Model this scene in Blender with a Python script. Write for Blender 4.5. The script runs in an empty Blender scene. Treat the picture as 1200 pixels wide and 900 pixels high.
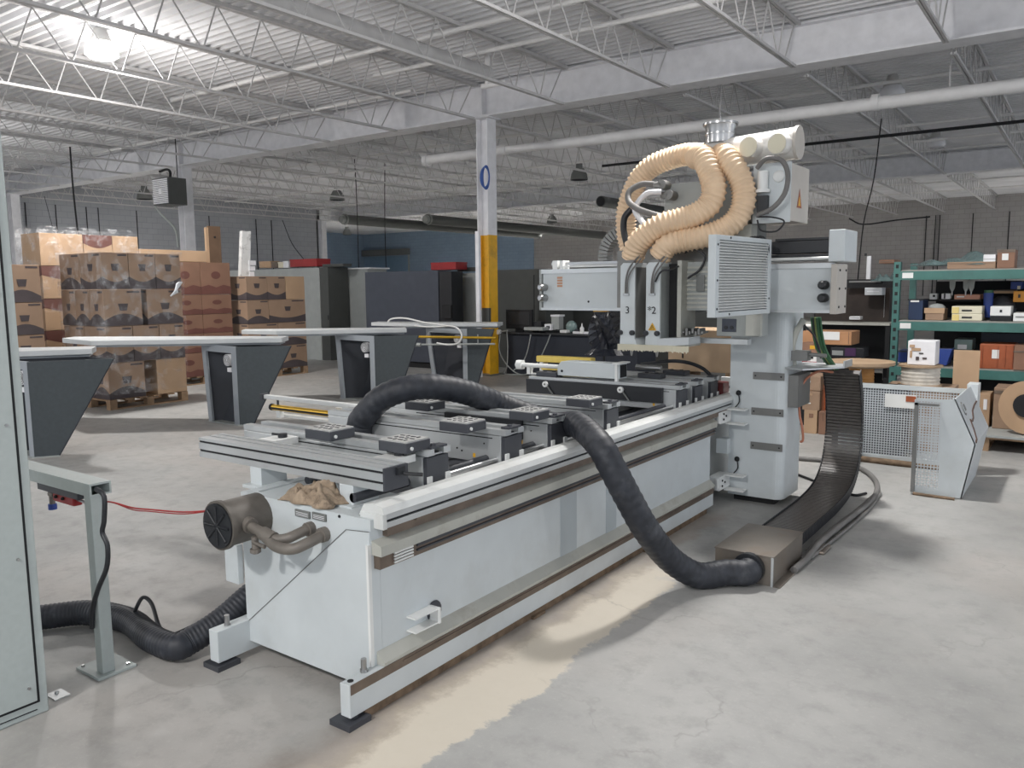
import bpy, bmesh, math, random
from mathutils import Vector, Matrix
random.seed(7)
scene = bpy.context.scene
COL = scene.collection
PI = math.pi

# ------------------------------------------------------------------ camera
FPX, EYE = 950.0, 1.6
PIT = math.atan(115/950.); AZ = math.atan(684/math.hypot(950, 115)); RHO = 0.0102
_F = Vector((-math.sin(AZ)*math.cos(PIT), math.cos(AZ)*math.cos(PIT), -math.sin(PIT)))
_R0 = Vector((math.cos(AZ), math.sin(AZ), 0)); _U0 = _R0.cross(_F)
_R = math.cos(RHO)*_R0 - math.sin(RHO)*_U0
_U = math.sin(RHO)*_R0 + math.cos(RHO)*_U0
CAM = Vector((0, 0, EYE))
def at(x, y, X=None, Y=None, Z=None):
    """world point on the plane X=, Y= or Z= seen at photo position x, y"""
    d = _F + _R*((x-600)/FPX) - _U*((y-450)/FPX)
    if X is not None: t = (X-CAM.x)/d.x
    elif Y is not None: t = (Y-CAM.y)/d.y
    else: t = (Z-CAM.z)/d.z
    return CAM + d*t
cd = bpy.data.cameras.new('camera'); cam = bpy.data.objects.new('camera', cd); COL.objects.link(cam)
cd.sensor_width = 36; cd.lens = 36*FPX/1200; cd.clip_end = 200
m = Matrix((_R, _U, -_F)).transposed().to_4x4(); m.translation = CAM
cam.matrix_world = m; scene.camera = cam

# ------------------------------------------------------------------ materials
def sock(n, *names):
    for k in names:
        if k in n.inputs: return n.inputs[k]
MATS = {}
def mat(name, col, rough=.5, metal=0., var=.12, scale=6., bump=0., dirt=None, dscale=2.5, damt=.45, emit=0, spec=None):
    if name in MATS: return MATS[name]
    M = bpy.data.materials.new(name); M.use_nodes = True; nt = M.node_tree; N = nt.nodes; Lk = nt.links
    b = N['Principled BSDF']; b.inputs['Roughness'].default_value = rough; b.inputs['Metallic'].default_value = metal
    if spec is not None: b.inputs['Specular IOR Level'].default_value = spec
    tc = N.new('ShaderNodeTexCoord')
    nz = N.new('ShaderNodeTexNoise'); nz.inputs['Scale'].default_value = scale; nz.inputs['Detail'].default_value = 5
    Lk.new(tc.outputs['Object'], nz.inputs['Vector'])
    mr = N.new('ShaderNodeMapRange'); mr.inputs['From Min'].default_value = .3; mr.inputs['From Max'].default_value = .7
    mr.inputs['To Min'].default_value = 1-var; mr.inputs['To Max'].default_value = 1+var
    Lk.new(nz.outputs['Fac'], mr.inputs['Value'])
    mul = N.new('ShaderNodeMix'); mul.data_type = 'RGBA'; mul.blend_type = 'MULTIPLY'; mul.inputs[0].default_value = 1
    mul.inputs[6].default_value = (*col, 1); Lk.new(mr.outputs[0], mul.inputs[7])
    out = mul.outputs[2]
    if dirt:
        n2 = N.new('ShaderNodeTexNoise'); n2.inputs['Scale'].default_value = dscale; n2.inputs['Detail'].default_value = 8
        n2.inputs['Roughness'].default_value = .65
        Lk.new(tc.outputs['Object'], n2.inputs['Vector'])
        m2 = N.new('ShaderNodeMapRange'); m2.inputs['From Min'].default_value = .52; m2.inputs['From Max'].default_value = .72
        m2.inputs['To Max'].default_value = damt; Lk.new(n2.outputs['Fac'], m2.inputs['Value'])
        mx = N.new('ShaderNodeMix'); mx.data_type = 'RGBA'; Lk.new(m2.outputs[0], mx.inputs[0])
        Lk.new(out, mx.inputs[6]); mx.inputs[7].default_value = (*dirt, 1); out = mx.outputs[2]
    Lk.new(out, b.inputs['Base Color'])
    if bump:
        bp = N.new('ShaderNodeBump'); bp.inputs['Strength'].default_value = bump; bp.inputs['Distance'].default_value = .01
        Lk.new(nz.outputs['Fac'], bp.inputs['Height']); Lk.new(bp.outputs[0], b.inputs['Normal'])
    if emit:
        b.inputs['Emission Color'].default_value = (*col, 1); b.inputs['Emission Strength'].default_value = emit
    MATS[name] = M; return M

def c(r, g, b):  # sRGB 0-255 -> linear
    return tuple(((v/255)/12.92 if v/255 <= .04045 else ((v/255+.055)/1.055)**2.4) for v in (r, g, b))

MW = mat('machine_paint', c(201, 207, 209), .42, var=.04, dirt=c(150, 145, 132), damt=.18)
MWW = mat('machine_white', c(225, 226, 224), .4, var=.04)
MLEDGE = mat('dusty_ledge_paint', c(178, 178, 170), .6, var=.08, dirt=c(118, 104, 88), dscale=6)
MBROWN = mat('oily_brown_steel', c(112, 99, 88), .5, .3, .2, 12, dirt=c(70, 58, 50))
MRUST = mat('rusty_sawdust', c(112, 94, 76), .9, 0, .35, 20, bump=.4)
MALU = mat('aluminium', c(196, 199, 200), .35, .55, .06)
MSTEEL = mat('bright_steel', c(170, 170, 170), .28, .9, .1)
MDSTEEL = mat('dull_steel_plate', c(128, 128, 126), .5, .5, .1)
MDK = mat('dark_grey_plastic', c(62, 64, 70), .5, var=.1)
MBLK = mat('black_rubber', c(34, 36, 40), .45, var=.15)
MBLK2 = mat('matt_black', c(22, 23, 26), .7, var=.1)
MHOSE = mat('black_hose_rubber', c(40, 43, 50), .55, var=.25, scale=20, dirt=c(110, 112, 116), dscale=9, damt=.3, bump=.12)
MYEL = mat('yellow_paint', c(225, 172, 40), .45, var=.1, dirt=c(120, 95, 50), dscale=4)
MGOLD = mat('gold_anodised', c(200, 160, 50), .35, .5, .1)
MWHT = mat('structure_white_paint', c(228, 228, 231), .6, var=.07)
MJST = mat('joist_paint', c(194, 193, 193), .6, var=.07)
MDECK = mat('deck_paint', c(226, 226, 228), .6, var=.1, scale=1.2)
MCARD = mat('kraft_cardboard', c(150, 125, 104), .8, var=.1, scale=3)
MCARD2 = mat('light_cardboard', c(178, 149, 120), .8, var=.08, scale=3)
MCARD3 = mat('reddish_cardboard', c(132, 100, 82), .8, var=.1, scale=3)
MPRT = mat('dark_carton_print', c(74, 66, 68), .75, var=.15)
MPRTR = mat('red_brown_carton_print', c(104, 66, 58), .75, var=.1)
MWOOD = mat('pallet_wood', c(150, 124, 98), .8, var=.25, scale=10)
MTBL = mat('table_light_grey', c(196, 199, 200), .45, var=.05)
MPED = mat('pedestal_dark_grey', c(62, 69, 73), .55, var=.08, scale=30)
MFRM = mat('pedestal_frame_grey', c(150, 156, 162), .5, var=.06)
MNAVY = mat('dark_slate_panel', c(66, 71, 82), .6, var=.08)
MGRY = mat('light_grey_cabinet', c(158, 162, 160), .55, var=.06)
MGRY2 = mat('mid_grey_cabinet', c(112, 114, 112), .6, var=.06)
MGRY3 = mat('dark_grey_cabinet', c(74, 76, 74), .65, var=.06)
MRED = mat('red_plastic', c(150, 36, 38), .5, var=.15)
MBLUE = mat('blue_plastic', c(42, 66, 138), .45, var=.1)
MORG = mat('orange_plastic', c(158, 84, 50), .5, var=.15, dirt=c(90, 50, 30))
MTEAL = mat('teal_rack_paint', c(64, 110, 104), .5, var=.12, dirt=c(50, 70, 70))
MRAG = mat('dirty_rag_cloth', c(158, 140, 120), .95, var=.3, scale=30, dirt=c(66, 52, 42), dscale=16, damt=.95)
MBEI = mat('beige_duct_hose', c(226, 198, 166), .55, var=.08, scale=10)
MCREAM = mat('cream_plastic', c(214, 208, 186), .5, var=.06)
MINK = mat('black_ink', c(30, 30, 32), .7, var=.05)
MGRN = mat('green_cable_jacket', c(48, 92, 60), .5, var=.2)
MYGC = mat('yellow_green_cable', c(120, 132, 72), .5, var=.2)
MCAB = mat('grey_cable_jacket', c(112, 110, 108), .6, var=.15)
MORGC = mat('orange_tube', c(176, 112, 86), .5, var=.1)
MPLY = mat('plywood', c(168, 143, 116), .7, var=.12, scale=5)
MLINER = mat('cable_reel_paper', c(205, 200, 190), .6, var=.15, scale=20)
MCTL = mat('control_cabinet_paint', c(172, 180, 178), .5, var=.03, scale=40)
MGLAS = mat('glass_green_grey', c(120, 140, 138), .3, var=.1)
MFILT = mat('filter_canister', c(98, 93, 87), .55, .15, .2, 12, dirt=c(60, 52, 45))
MPIPEB = mat('bronze_pipe', c(118, 112, 105), .5, .2, .15, 15)
MLAMP = mat('lamp_housing', c(200, 200, 198), .4, .3, .05)
MPIPEW = mat('white_pipe_paint', c(228, 227, 226), .5, var=.05)
MGALV = mat('galvanised_box', c(134, 127, 119), .42, .65, .15, 5, dirt=c(120, 96, 74), dscale=5, damt=.5)
MEMIT = mat('lamp_lens_lit', (1, .98, .95), .4, emit=30)
MPEDIN = mat('pedestal_inside_shade', c(38, 42, 50), .6, var=.08)  # darkened pedestal colour; shade of the hollow is put into it

def node_mat(name):
    M = bpy.data.materials.new(name); M.use_nodes = True
    return M, M.node_tree.nodes, M.node_tree.links, M.node_tree.nodes['Principled BSDF']
def mth(N, L, op, a, b=None, c3=None):
    n = N.new('ShaderNodeMath'); n.operation = op
    for i, v in enumerate((a, b, c3)):
        if v is None: continue
        if isinstance(v, (int, float)): n.inputs[i].default_value = v
        else: L.new(v, n.inputs[i])
    return n.outputs[0]
def noise(N, L, vec, scale, detail=5, rough=.6):
    n = N.new('ShaderNodeTexNoise'); n.inputs['Scale'].default_value = scale; n.inputs['Detail'].default_value = detail
    n.inputs['Roughness'].default_value = rough; L.new(vec, n.inputs['Vector']); return n.outputs['Fac']
def mixc(N, L, f, a, b):
    m = N.new('ShaderNodeMix'); m.data_type = 'RGBA'
    if isinstance(f, (int, float)): m.inputs[0].default_value = f
    else: L.new(f, m.inputs[0])
    for i, v in ((6, a), (7, b)):
        if isinstance(v, tuple): m.inputs[i].default_value = (*v, 1)
        else: L.new(v, m.inputs[i])
    return m.outputs[2]
def ramp(N, L, v, lo, hi, to0=0., to1=1.):
    m = N.new('ShaderNodeMapRange'); m.inputs[1].default_value = lo; m.inputs[2].default_value = hi
    m.inputs[3].default_value = to0; m.inputs[4].default_value = to1; L.new(v, m.inputs[0]); return m.outputs[0]

# concrete floor: mottled slab, cream sawdust strip beside the machine, patches and cracks
MFLOOR, N, L, B = node_mat('concrete_floor')
g = N.new('ShaderNodeTexCoord').outputs['Object']
sx = N.new('ShaderNodeSeparateXYZ'); L.new(g, sx.inputs[0])
n1 = noise(N, L, g, .9, 6); n2 = noise(N, L, g, 7, 8, .7); n3 = noise(N, L, g, 45, 4, .8); n4 = noise(N, L, g, .35, 4)
base = mixc(N, L, ramp(N, L, n1, .35, .65), c(146, 146, 144), c(172, 171, 168))
base = mixc(N, L, ramp(N, L, n4, .5, .62, 0, .35), base, c(178, 168, 160))
base = mixc(N, L, ramp(N, L, n2, .5, .8, 0, .5), base, c(122, 122, 120))
base = mixc(N, L, ramp(N, L, n3, .55, .75, 0, .25), base, c(200, 197, 190))
wob = mth(N, L, 'MULTIPLY', mth(N, L, 'SUBTRACT', noise(N, L, g, 3.2, 6, .7), .5), .34)
xw = mth(N, L, 'ADD', sx.outputs[0], wob)
yw = mth(N, L, 'ADD', sx.outputs[1], mth(N, L, 'MULTIPLY', wob, 3))
strip = mth(N, L, 'MULTIPLY', ramp(N, L, xw, -2.07, -2.0), ramp(N, L, xw, -1.73, -1.71, 1, 0))
strip = mth(N, L, 'MULTIPLY', strip, ramp(N, L, yw, 4.0, 4.25, 1, 0))
base = mixc(N, L, mth(N, L, 'MULTIPLY', strip, .85), base, c(202, 193, 177))
dust = mth(N, L, 'MULTIPLY', mth(N, L, 'MULTIPLY', ramp(N, L, xw, -2.25, -2.1), ramp(N, L, xw, -2.0, -1.94, 1, 0)), ramp(N, L, yw, 5.2, 5.6, .6, 0))
base = mixc(N, L, dust, base, c(140, 128, 116))
vo = N.new('ShaderNodeTexVoronoi'); vo.feature = 'DISTANCE_TO_EDGE'; vo.inputs['Scale'].default_value = .42
wv = N.new('ShaderNodeVectorMath'); wv.operation = 'ADD'
nn = N.new('ShaderNodeTexNoise'); nn.inputs['Scale'].default_value = 2.5; nn.inputs['Detail'].default_value = 6; L.new(g, nn.inputs['Vector'])
L.new(g, wv.inputs[0]); L.new(nn.outputs['Color'], wv.inputs[1]); L.new(wv.outputs[0], vo.inputs['Vector'])
crack = mth(N, L, 'MULTIPLY', ramp(N, L, vo.outputs['Distance'], 0, .006, 1, 0), ramp(N, L, n1, .50, .60, 0, .3))
base = mixc(N, L, crack, base, c(98, 94, 90))
L.new(base, B.inputs['Base Color']); L.new(ramp(N, L, n2, .3, .7, .42, .66), B.inputs['Roughness'])
bp = N.new('ShaderNodeBump'); bp.inputs['Strength'].default_value = .15; bp.inputs['Distance'].default_value = .004
L.new(n3, bp.inputs['Height']); L.new(bp.outputs[0], B.inputs['Normal'])

# block wall
def block_mat(name, a, b):
    M, N, L, B = node_mat(name)
    tc = N.new('ShaderNodeTexCoord').outputs['Object']
    s = N.new('ShaderNodeSeparateXYZ'); L.new(tc, s.inputs[0])
    cb = N.new('ShaderNodeCombineXYZ'); L.new(mth(N, L, 'ADD', s.outputs[0], s.outputs[1]), cb.inputs[0]); L.new(s.outputs[2], cb.inputs[1])
    br = N.new('ShaderNodeTexBrick'); br.inputs['Scale'].default_value = 1; br.inputs['Brick Width'].default_value = .4
    br.inputs['Row Height'].default_value = .2; br.inputs['Mortar Size'].default_value = .006
    br.inputs['Color1'].default_value = (*a, 1); br.inputs['Color2'].default_value = (*[v*.93 for v in a], 1); br.inputs['Mortar'].default_value = (*b, 1)
    L.new(cb.outputs[0], br.inputs['Vector'])
    o = mixc(N, L, ramp(N, L, noise(N, L, tc, .5, 6), .4, .7, 0, .4), br.outputs['Color'], b)
    L.new(o, B.inputs['Base Color']); B.inputs['Roughness'].default_value = .8
    return M
MBLOCK = block_mat('painted_block_wall', c(168, 165, 163), c(134, 131, 130))
MBLOCKL = block_mat('grey_block_wall', c(168, 171, 176), c(140, 143, 148))

def perf_mat(name, col, pitch=.014, hole=.32):
    M, N, L, B = node_mat(name)
    tc = N.new('ShaderNodeTexCoord').outputs['Object']; s = N.new('ShaderNodeSeparateXYZ'); L.new(tc, s.inputs[0])
    def cell(o):
        f = mth(N, L, 'FRACT', mth(N, L, 'DIVIDE', o, pitch)); return mth(N, L, 'ABSOLUTE', mth(N, L, 'SUBTRACT', f, .5))
    a = mth(N, L, 'LESS_THAN', cell(s.outputs[0]), hole); b = mth(N, L, 'LESS_THAN', cell(s.outputs[2]), hole)
    h = mth(N, L, 'MULTIPLY', a, b)
    B.inputs['Base Color'].default_value = (*col, 1); B.inputs['Roughness'].default_value = .5
    L.new(mth(N, L, 'SUBTRACT', 1, h), B.inputs['Alpha'])
    return M
MPERF = perf_mat('perforated_sheet', c(196, 202, 206), .022, .34)

MFILM, N, L, B = node_mat('stretch_film')
B.inputs['Base Color'].default_value = (.92, .93, .95, 1); B.inputs['Roughness'].default_value = .12
tc = N.new('ShaderNodeTexCoord').outputs['Object']
nf = noise(N, L, tc, 5, 6, .7)
L.new(ramp(N, L, nf, .48, .7, .02, .42), B.inputs['Alpha'])  # denser noise streaks stand in for bright highlights on the film
mp = N.new('ShaderNodeMapping'); mp.inputs['Scale'].default_value = (3, 3, 14); L.new(tc, mp.inputs[0])
bp = N.new('ShaderNodeBump'); bp.inputs['Strength'].default_value = .8; bp.inputs['Distance'].default_value = .03
L.new(noise(N, L, mp.outputs[0], 3, 5), bp.inputs['Height']); L.new(bp.outputs[0], B.inputs['Normal'])
MFILMB = MFILM.copy(); MFILMB.name = 'teal_tinted_film'
MFILMB.node_tree.nodes['Principled BSDF'].inputs['Base Color'].default_value = (.16, .24, .24, 1)
for l in list(MFILMB.node_tree.links):
    if l.to_socket.name == 'Alpha': MFILMB.node_tree.links.remove(l)
MFILMB.node_tree.nodes['Principled BSDF'].inputs['Alpha'].default_value = .75

# ------------------------------------------------------------------ mesh helpers
class MB:
    def __init__(s): s.v = []; s.f = []; s.sm = []
    def add(s, vs, fs, smooth=False):
        o = len(s.v); s.v += [tuple(v) for v in vs]
        for f in fs: s.f.append(tuple(i+o for i in f)); s.sm.append(smooth)
        return s
    def box(s, x0, x1, y0, y1, z0, z1):
        if x0 > x1: x0, x1 = x1, x0
        if y0 > y1: y0, y1 = y1, y0
        if z0 > z1: z0, z1 = z1, z0
        return s.add([(x0,y0,z0),(x1,y0,z0),(x1,y1,z0),(x0,y1,z0),(x0,y0,z1),(x1,y0,z1),(x1,y1,z1),(x0,y1,z1)],
              [(0,3,2,1),(4,5,6,7),(0,1,5,4),(1,2,6,5),(2,3,7,6),(3,0,4,7)])
    def prism(s, pts, axis, a, b):
        """pts: 2D outline; axis 'X','Y','Z' extruded from a to b (coords are the two others in xyz order)"""
        n = len(pts)
        def P(p, t):
            return {'X': (t, p[0], p[1]), 'Y': (p[0], t, p[1]), 'Z': (p[0], p[1], t)}[axis]
        vs = [P(p, a) for p in pts] + [P(p, b) for p in pts]
        fs = [tuple(range(n))[::-1], tuple(range(n, 2*n))] + [(i, (i+1) % n, n+(i+1) % n, n+i) for i in range(n)]
        return s.add(vs, fs)
    def quadpl(s, p, th):
        """planar polygon of 3D points given thickness vector"""
        n = len(p); t = Vector(th); vs = [Vector(q) for q in p] + [Vector(q)+t for q in p]
        fs = [tuple(range(n))[::-1], tuple(range(n, 2*n))] + [(i, (i+1) % n, n+(i+1) % n, n+i) for i in range(n)]
        return s.add(vs, fs)
    def tube(s, pts, r, n=10, caps=True):
        pts = [Vector(p) for p in pts]; rr = r if callable(r) else (lambda t: r)
        K = len(pts); vs = []; T = [(pts[min(i+1, K-1)]-pts[max(i-1, 0)]).normalized() for i in range(K)]
        up = Vector((0, 0, 1)) if abs(T[0].z) < .9 else Vector((1, 0, 0))
        nrm = T[0].cross(up).normalized()
        for i in range(K):
            nrm = (nrm - T[i]*nrm.dot(T[i])).normalized(); bn = T[i].cross(nrm)
            R = rr(i/(K-1))
            for k in range(n):
                a = 2*PI*k/n; vs.append(pts[i] + (nrm*math.cos(a)+bn*math.sin(a))*R)
        fs = [(i*n+k, i*n+(k+1) % n, (i+1)*n+(k+1) % n, (i+1)*n+k) for i in range(K-1) for k in range(n)]
        s.add(vs, fs, True)
        if caps:
            s.add(vs[:n], [tuple(range(n))[::-1]]); s.add(vs[-n:], [tuple(range(n))])
        return s
    def cyl(s, p0, p1, r0, r1=None, n=16):
        r1 = r0 if r1 is None else r1
        return s.tube([p0, p1], lambda t: r0 if t < .5 else r1, n)
    def ball(s, p, r, n=10, sz=(1, 1, 1)):
        vs = []; fs = []; h = n//2
        for i in range(h+1):
            th = PI*i/h
            for k in range(n):
                a = 2*PI*k/n
                vs.append((p[0]+r*sz[0]*math.sin(th)*math.cos(a), p[1]+r*sz[1]*math.sin(th)*math.sin(a), p[2]+r*sz[2]*math.cos(th)))
        fs = [(i*n+k, (i+1)*n+k, (i+1)*n+(k+1) % n, i*n+(k+1) % n) for i in range(h) for k in range(n)]
        return s.add(vs, fs, True)
    def build(s, name, material, parent=None, bevel=0., at_=None):
        me = bpy.data.meshes.new(name)
        if parent is None:
            if at_ is None:
                xs = [v[0] for v in s.v]; ys = [v[1] for v in s.v]; zs = [v[2] for v in s.v]
                org = Vector(((min(xs)+max(xs))/2, (min(ys)+max(ys))/2, min(zs)))
            else: org = Vector(at_)
        else: org = ORG[parent.name]
        me.from_pydata([(v[0]-org.x, v[1]-org.y, v[2]-org.z) for v in s.v], [], s.f); me.update()
        me.polygons.foreach_set('use_smooth', s.sm)
        bm = bmesh.new(); bm.from_mesh(me)
        bmesh.ops.recalc_face_normals(bm, faces=bm.faces); bm.to_mesh(me); bm.free()
        me.materials.append(material)
        o = bpy.data.objects.new(name, me); COL.objects.link(o)
        if parent is None: o.location = org
        else: o.parent = parent
        ORG[o.name] = org
        if bevel:
            b = o.modifiers.new('bevel', 'BEVEL'); b.width = bevel; b.segments = 2; b.limit_method = 'ANGLE'; b.angle_limit = math.radians(50)
        return o
ORG = {}
def tag(o, label=None, cat=None, group=None, kind=None):
    if label: o['label'] = label
    if cat: o['category'] = cat
    if group: o['group'] = group
    if kind: o['kind'] = kind
    return o
def thing(name, label, cat, loc, group=None):
    o = bpy.data.objects.new(name, None); COL.objects.link(o); o.location = loc; o.empty_display_size = .1
    ORG[o.name] = Vector(loc); return tag(o, label, cat, group)
def bx(*a): return MB().box(*a)
CH = {}
def copy_tree(o, off, label=None, parent=None):
    d = o.copy(); COL.objects.link(d)
    if parent is None: d.location = o.location + Vector(off); ORG[d.name] = ORG[o.name]+Vector(off)
    else: d.parent = parent; ORG[d.name] = ORG[parent.name]
    if label: d['label'] = label
    for ch in [q for q in KIDS(o)]: copy_tree(ch, off, None, d)
    return d
def KIDS(o): return [q for q in COL.objects if q.parent == o]
def smooth(pts, n=8):
    """Catmull-Rom"""
    P = [Vector(p) for p in pts]; P = [P[0]*2-P[1]] + P + [P[-1]*2-P[-2]]; out = []
    for i in range(1, len(P)-2):
        for k in range(n):
            t = k/n; a, b, c_, d = P[i-1], P[i], P[i+1], P[i+2]
            out.append(.5*((2*b)+(c_-a)*t+(2*a-5*b+4*c_-d)*t*t+(3*b-a-3*c_+d)*t**3))
    out.append(P[-2]); return out
def resample(pts, step):
    out = [pts[0]]; acc = 0; 
    for i in range(1, len(pts)):
        a, b = pts[i-1], pts[i]; l = (b-a).length; d = step-acc
        while d <= l and l > 0: out.append(a+(b-a)*(d/l)); d += step
        acc = (acc+l) % step
    return out
def text_mesh(txt, size, origin, xdir, ydir, name, material, parent, depth=.001):
    cu = bpy.data.curves.new(name, 'FONT'); cu.body = txt; cu.size = size; cu.extrude = depth
    tmp = bpy.data.objects.new(name, cu); COL.objects.link(tmp)
    me = bpy.data.meshes.new_from_object(tmp.evaluated_get(bpy.context.evaluated_depsgraph_get()))
    bpy.data.objects.remove(tmp); bpy.data.curves.remove(cu)
    X = Vector(xdir).normalized(); Yv = Vector(ydir).normalized(); Zv = X.cross(Yv); org = ORG[parent.name]
    for v in me.vertices:
        v.co = Vector(origin)+X*v.co.x+Yv*v.co.y+Zv*v.co.z-org
    me.materials.clear(); me.materials.append(material); me.name = name
    o = bpy.data.objects.new(name, me); COL.objects.link(o); o.parent = parent; ORG[o.name] = org
    return o

# ================================================================== SETTING
JX = [-8.97+1.83*k for k in range(-10, 10)]
XW, YW = -28.0, 39.1
XR = 9.0
tag(MB().add([(-40,-8,0),(XR,-8,0),(XR,YW,0),(-40,YW,0)], [(0,1,2,3)]).build('floor', MFLOOR, at_=(0,0,0)), kind='structure')
deck = MB(); p = .165; y = -7.0; prof = []
while y < YW:
    prof += [(y, 5.10), (y+.05, 5.10), (y+.068, 5.18), (y+.147, 5.18)]; y += p
for i in range(len(prof)-1):
    (a, za), (b, zb) = prof[i], prof[i+1]
    deck.add([(-40,a,za),(XR,a,za),(XR,b,zb),(-40,b,zb)], [(0,1,2,3)])
deck.box(-40, XR, -7, YW+.2, 5.21, 5.3)
tag(deck.build('ceiling', MDECK, at_=(0,0,5.1)), kind='structure')
tag(bx(-40, XR, YW, YW+.2, 0, 5.2).build('wall_back', MBLOCK, at_=(0,YW,0)), kind='structure')
wl = bx(XW-.2, XW, -7, 24.7, 0, 5.15)
tag(wl.build('wall_left', MBLOCKL, at_=(XW,0,0)), kind='structure')
tag(bx(-40, XW, 24.5, 24.7, 0, 5.15).build('wall_recess', MBLOCKL, at_=(XW,24.6,0)), kind='structure')
tag(bx(-40, -26.3, YW-.02, YW, 0, 5.1).build('wall_back_blue', block_mat('blue_block_wall', c(142,162,182), c(120,138,158)), at_=(-33,YW,0)), kind='structure')
tag(bx(XR, XR+.2, YW-3, YW, 0, 5.15).build('wall_right', MBLOCK, at_=(XR,38,0)), kind='structure')
tag(bx(-40.2, -40, 24.5, YW, 0, 5.15).build('wall_far_left', block_mat('blue_side_wall', c(142,162,182), c(120,138,158)), at_=(-40,30,0)), kind='structure')
# blue roller door in the recess on the back wall
MDOOR = mat('blue_roller_door', c(124, 150, 174), .55, var=.06)
d0 = at(398, 300, Y=YW-.05); d1 = at(478, 300, Y=YW-.05)
dr = MB()
z = 0
while z < 3.6: dr.box(d0.x, d1.x, YW-.05, YW-.02, z, z+.42); dr.box(d0.x, d1.x, YW-.04, YW-.02, z+.42, z+.45); z += .45
door = tag(dr.build('door_1', MDOOR, at_=((d0.x+d1.x)/2, YW-.05, 0)), kind='structure')
bx(d0.x-.2, d1.x+.2, YW-.3, YW-.05, 3.65, 4.05).build('roller_hood', MGRY2, door)
for xx in (d0.x-.15, d1.x+.05): bx(xx, xx+.1, YW-.12, YW-.05, 0, 3.65).build('door_track', MGRY, door)

# columns and girders
def hcolumn(x, y, label, grp=None, yellow=True, top=4.5):
    t = thing('steel_column', label, 'column', (x, y, 0), grp)
    def sec(z0, z1): return (MB().box(x-.12, x-.105, y-.13, y+.13, z0, z1).box(x+.105, x+.12, y-.13, y+.13, z0, z1)
                             .box(x-.105, x+.105, y-.006, y+.006, z0, z1))
    if yellow:
        sec(0.02, 2.5).build('yellow_painted_base', MYEL, t)['label'] = 'lower half of the column painted yellow'
        sec(2.5, top).build('shaft', MWHT, t)
    else: sec(0.02, top).build('shaft', MWHT, t)
    bx(x-.2, x+.2, y-.2, y+.2, 0, .02).build('base_plate', MGRY2, t)
    bx(x-.2, x+.2, y-.18, y+.18, top, top+.02).build('cap_plate', MWHT, t)
    return t
col1 = hcolumn(-8.87, 11.7, 'steel column painted yellow up to mid height, blue hose coil hanging on it')
hcolumn(-18.0, 11.7, 'white steel column behind the carton stacks, with grey heater beside it', yellow=False)
hcolumn(-26.95, 11.7, 'pale steel column at far left beside the control cabinet edge', yellow=False)
for i, (x, lb) in enumerate(((-27.4, 'pale column on the far left wall corner where the blue recess starts'),)):
    hcolumn(x, 24.3, lb, yellow=False)
def girder(y, label):
    t = thing('steel_girder', label, 'girder', (-8.87, y, 4.52))
    bx(-28, XR, y-.20, y+.20, 4.515, 4.545).build('bottom_flange', MWHT, t)
    bx(-28, XR, y-.13, y+.13, 5.06, 5.08).build('top_flange', MWHT, t)
    bx(-28, XR, y-.006, y+.006, 4.545, 5.06).build('web', MWHT, t)
    for k in range(-1, 4):
        x = -8.87+9.14*(k-1)
        if -28 < x < XR: bx(x-.01, x+.01, y-.12, y+.12, 4.545, 5.06).build('stiffener', MWHT, t)
girder(11.7, 'white steel girder crossing the whole ceiling above the yellow column')
girder(25.4, 'second white girder across the dim back bay, behind the first one')
girder(-2.0, 'girder over the near end of the hall behind the viewer')
# joists
def joist(x, y0, y1, label, grp):
    t = thing('roof_joist', label, 'joist', (x, (y0+y1)/2, 4.48), grp)
    top = MB().box(x-.05, x-.008, y0, y1, 5.045, 5.095).box(x+.008, x+.05, y0, y1, 5.045, 5.095)
    top.build('top_chord', MJST, t)
    MB().box(x-.035, x-.006, y0+.25, y1-.1, 4.48, 4.515).box(x+.006, x+.035, y0+.25, y1-.1, 4.48, 4.515).build('bottom_chord', MJST, t)
    w = MB(); y = y0+.35; P = .66
    while y+P < y1-.1:
        w.cyl((x, y, 5.05), (x, y+P*.62, 4.5), .011, n=5); w.cyl((x, y+P*.62+.04, 4.5), (x, y+P, 5.05), .011, n=5); y += P
    w.cyl((x, y1-.5, 4.5), (x, y1-.12, 5.05), .011, n=5); w.cyl((x, y0+.5, 4.5), (x, y0+.12, 5.05), .011, n=5)
    w.build('web_rods', MJST, t)
for x in JX:
    if x > XR-.1: continue
    joist(x, -1.87, 11.57, 'white open-web roof joist in the brightly lit near bay', 'roof joists of the near bay')
    joist(x, 11.83, 25.27, 'dim open-web roof joist in the bay behind the first girder', 'roof joists of the middle bay')
    joist(x, 25.53, 39.0, 'dark open-web roof joist in the furthest bay by the back wall', 'roof joists of the far bay')
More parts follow.
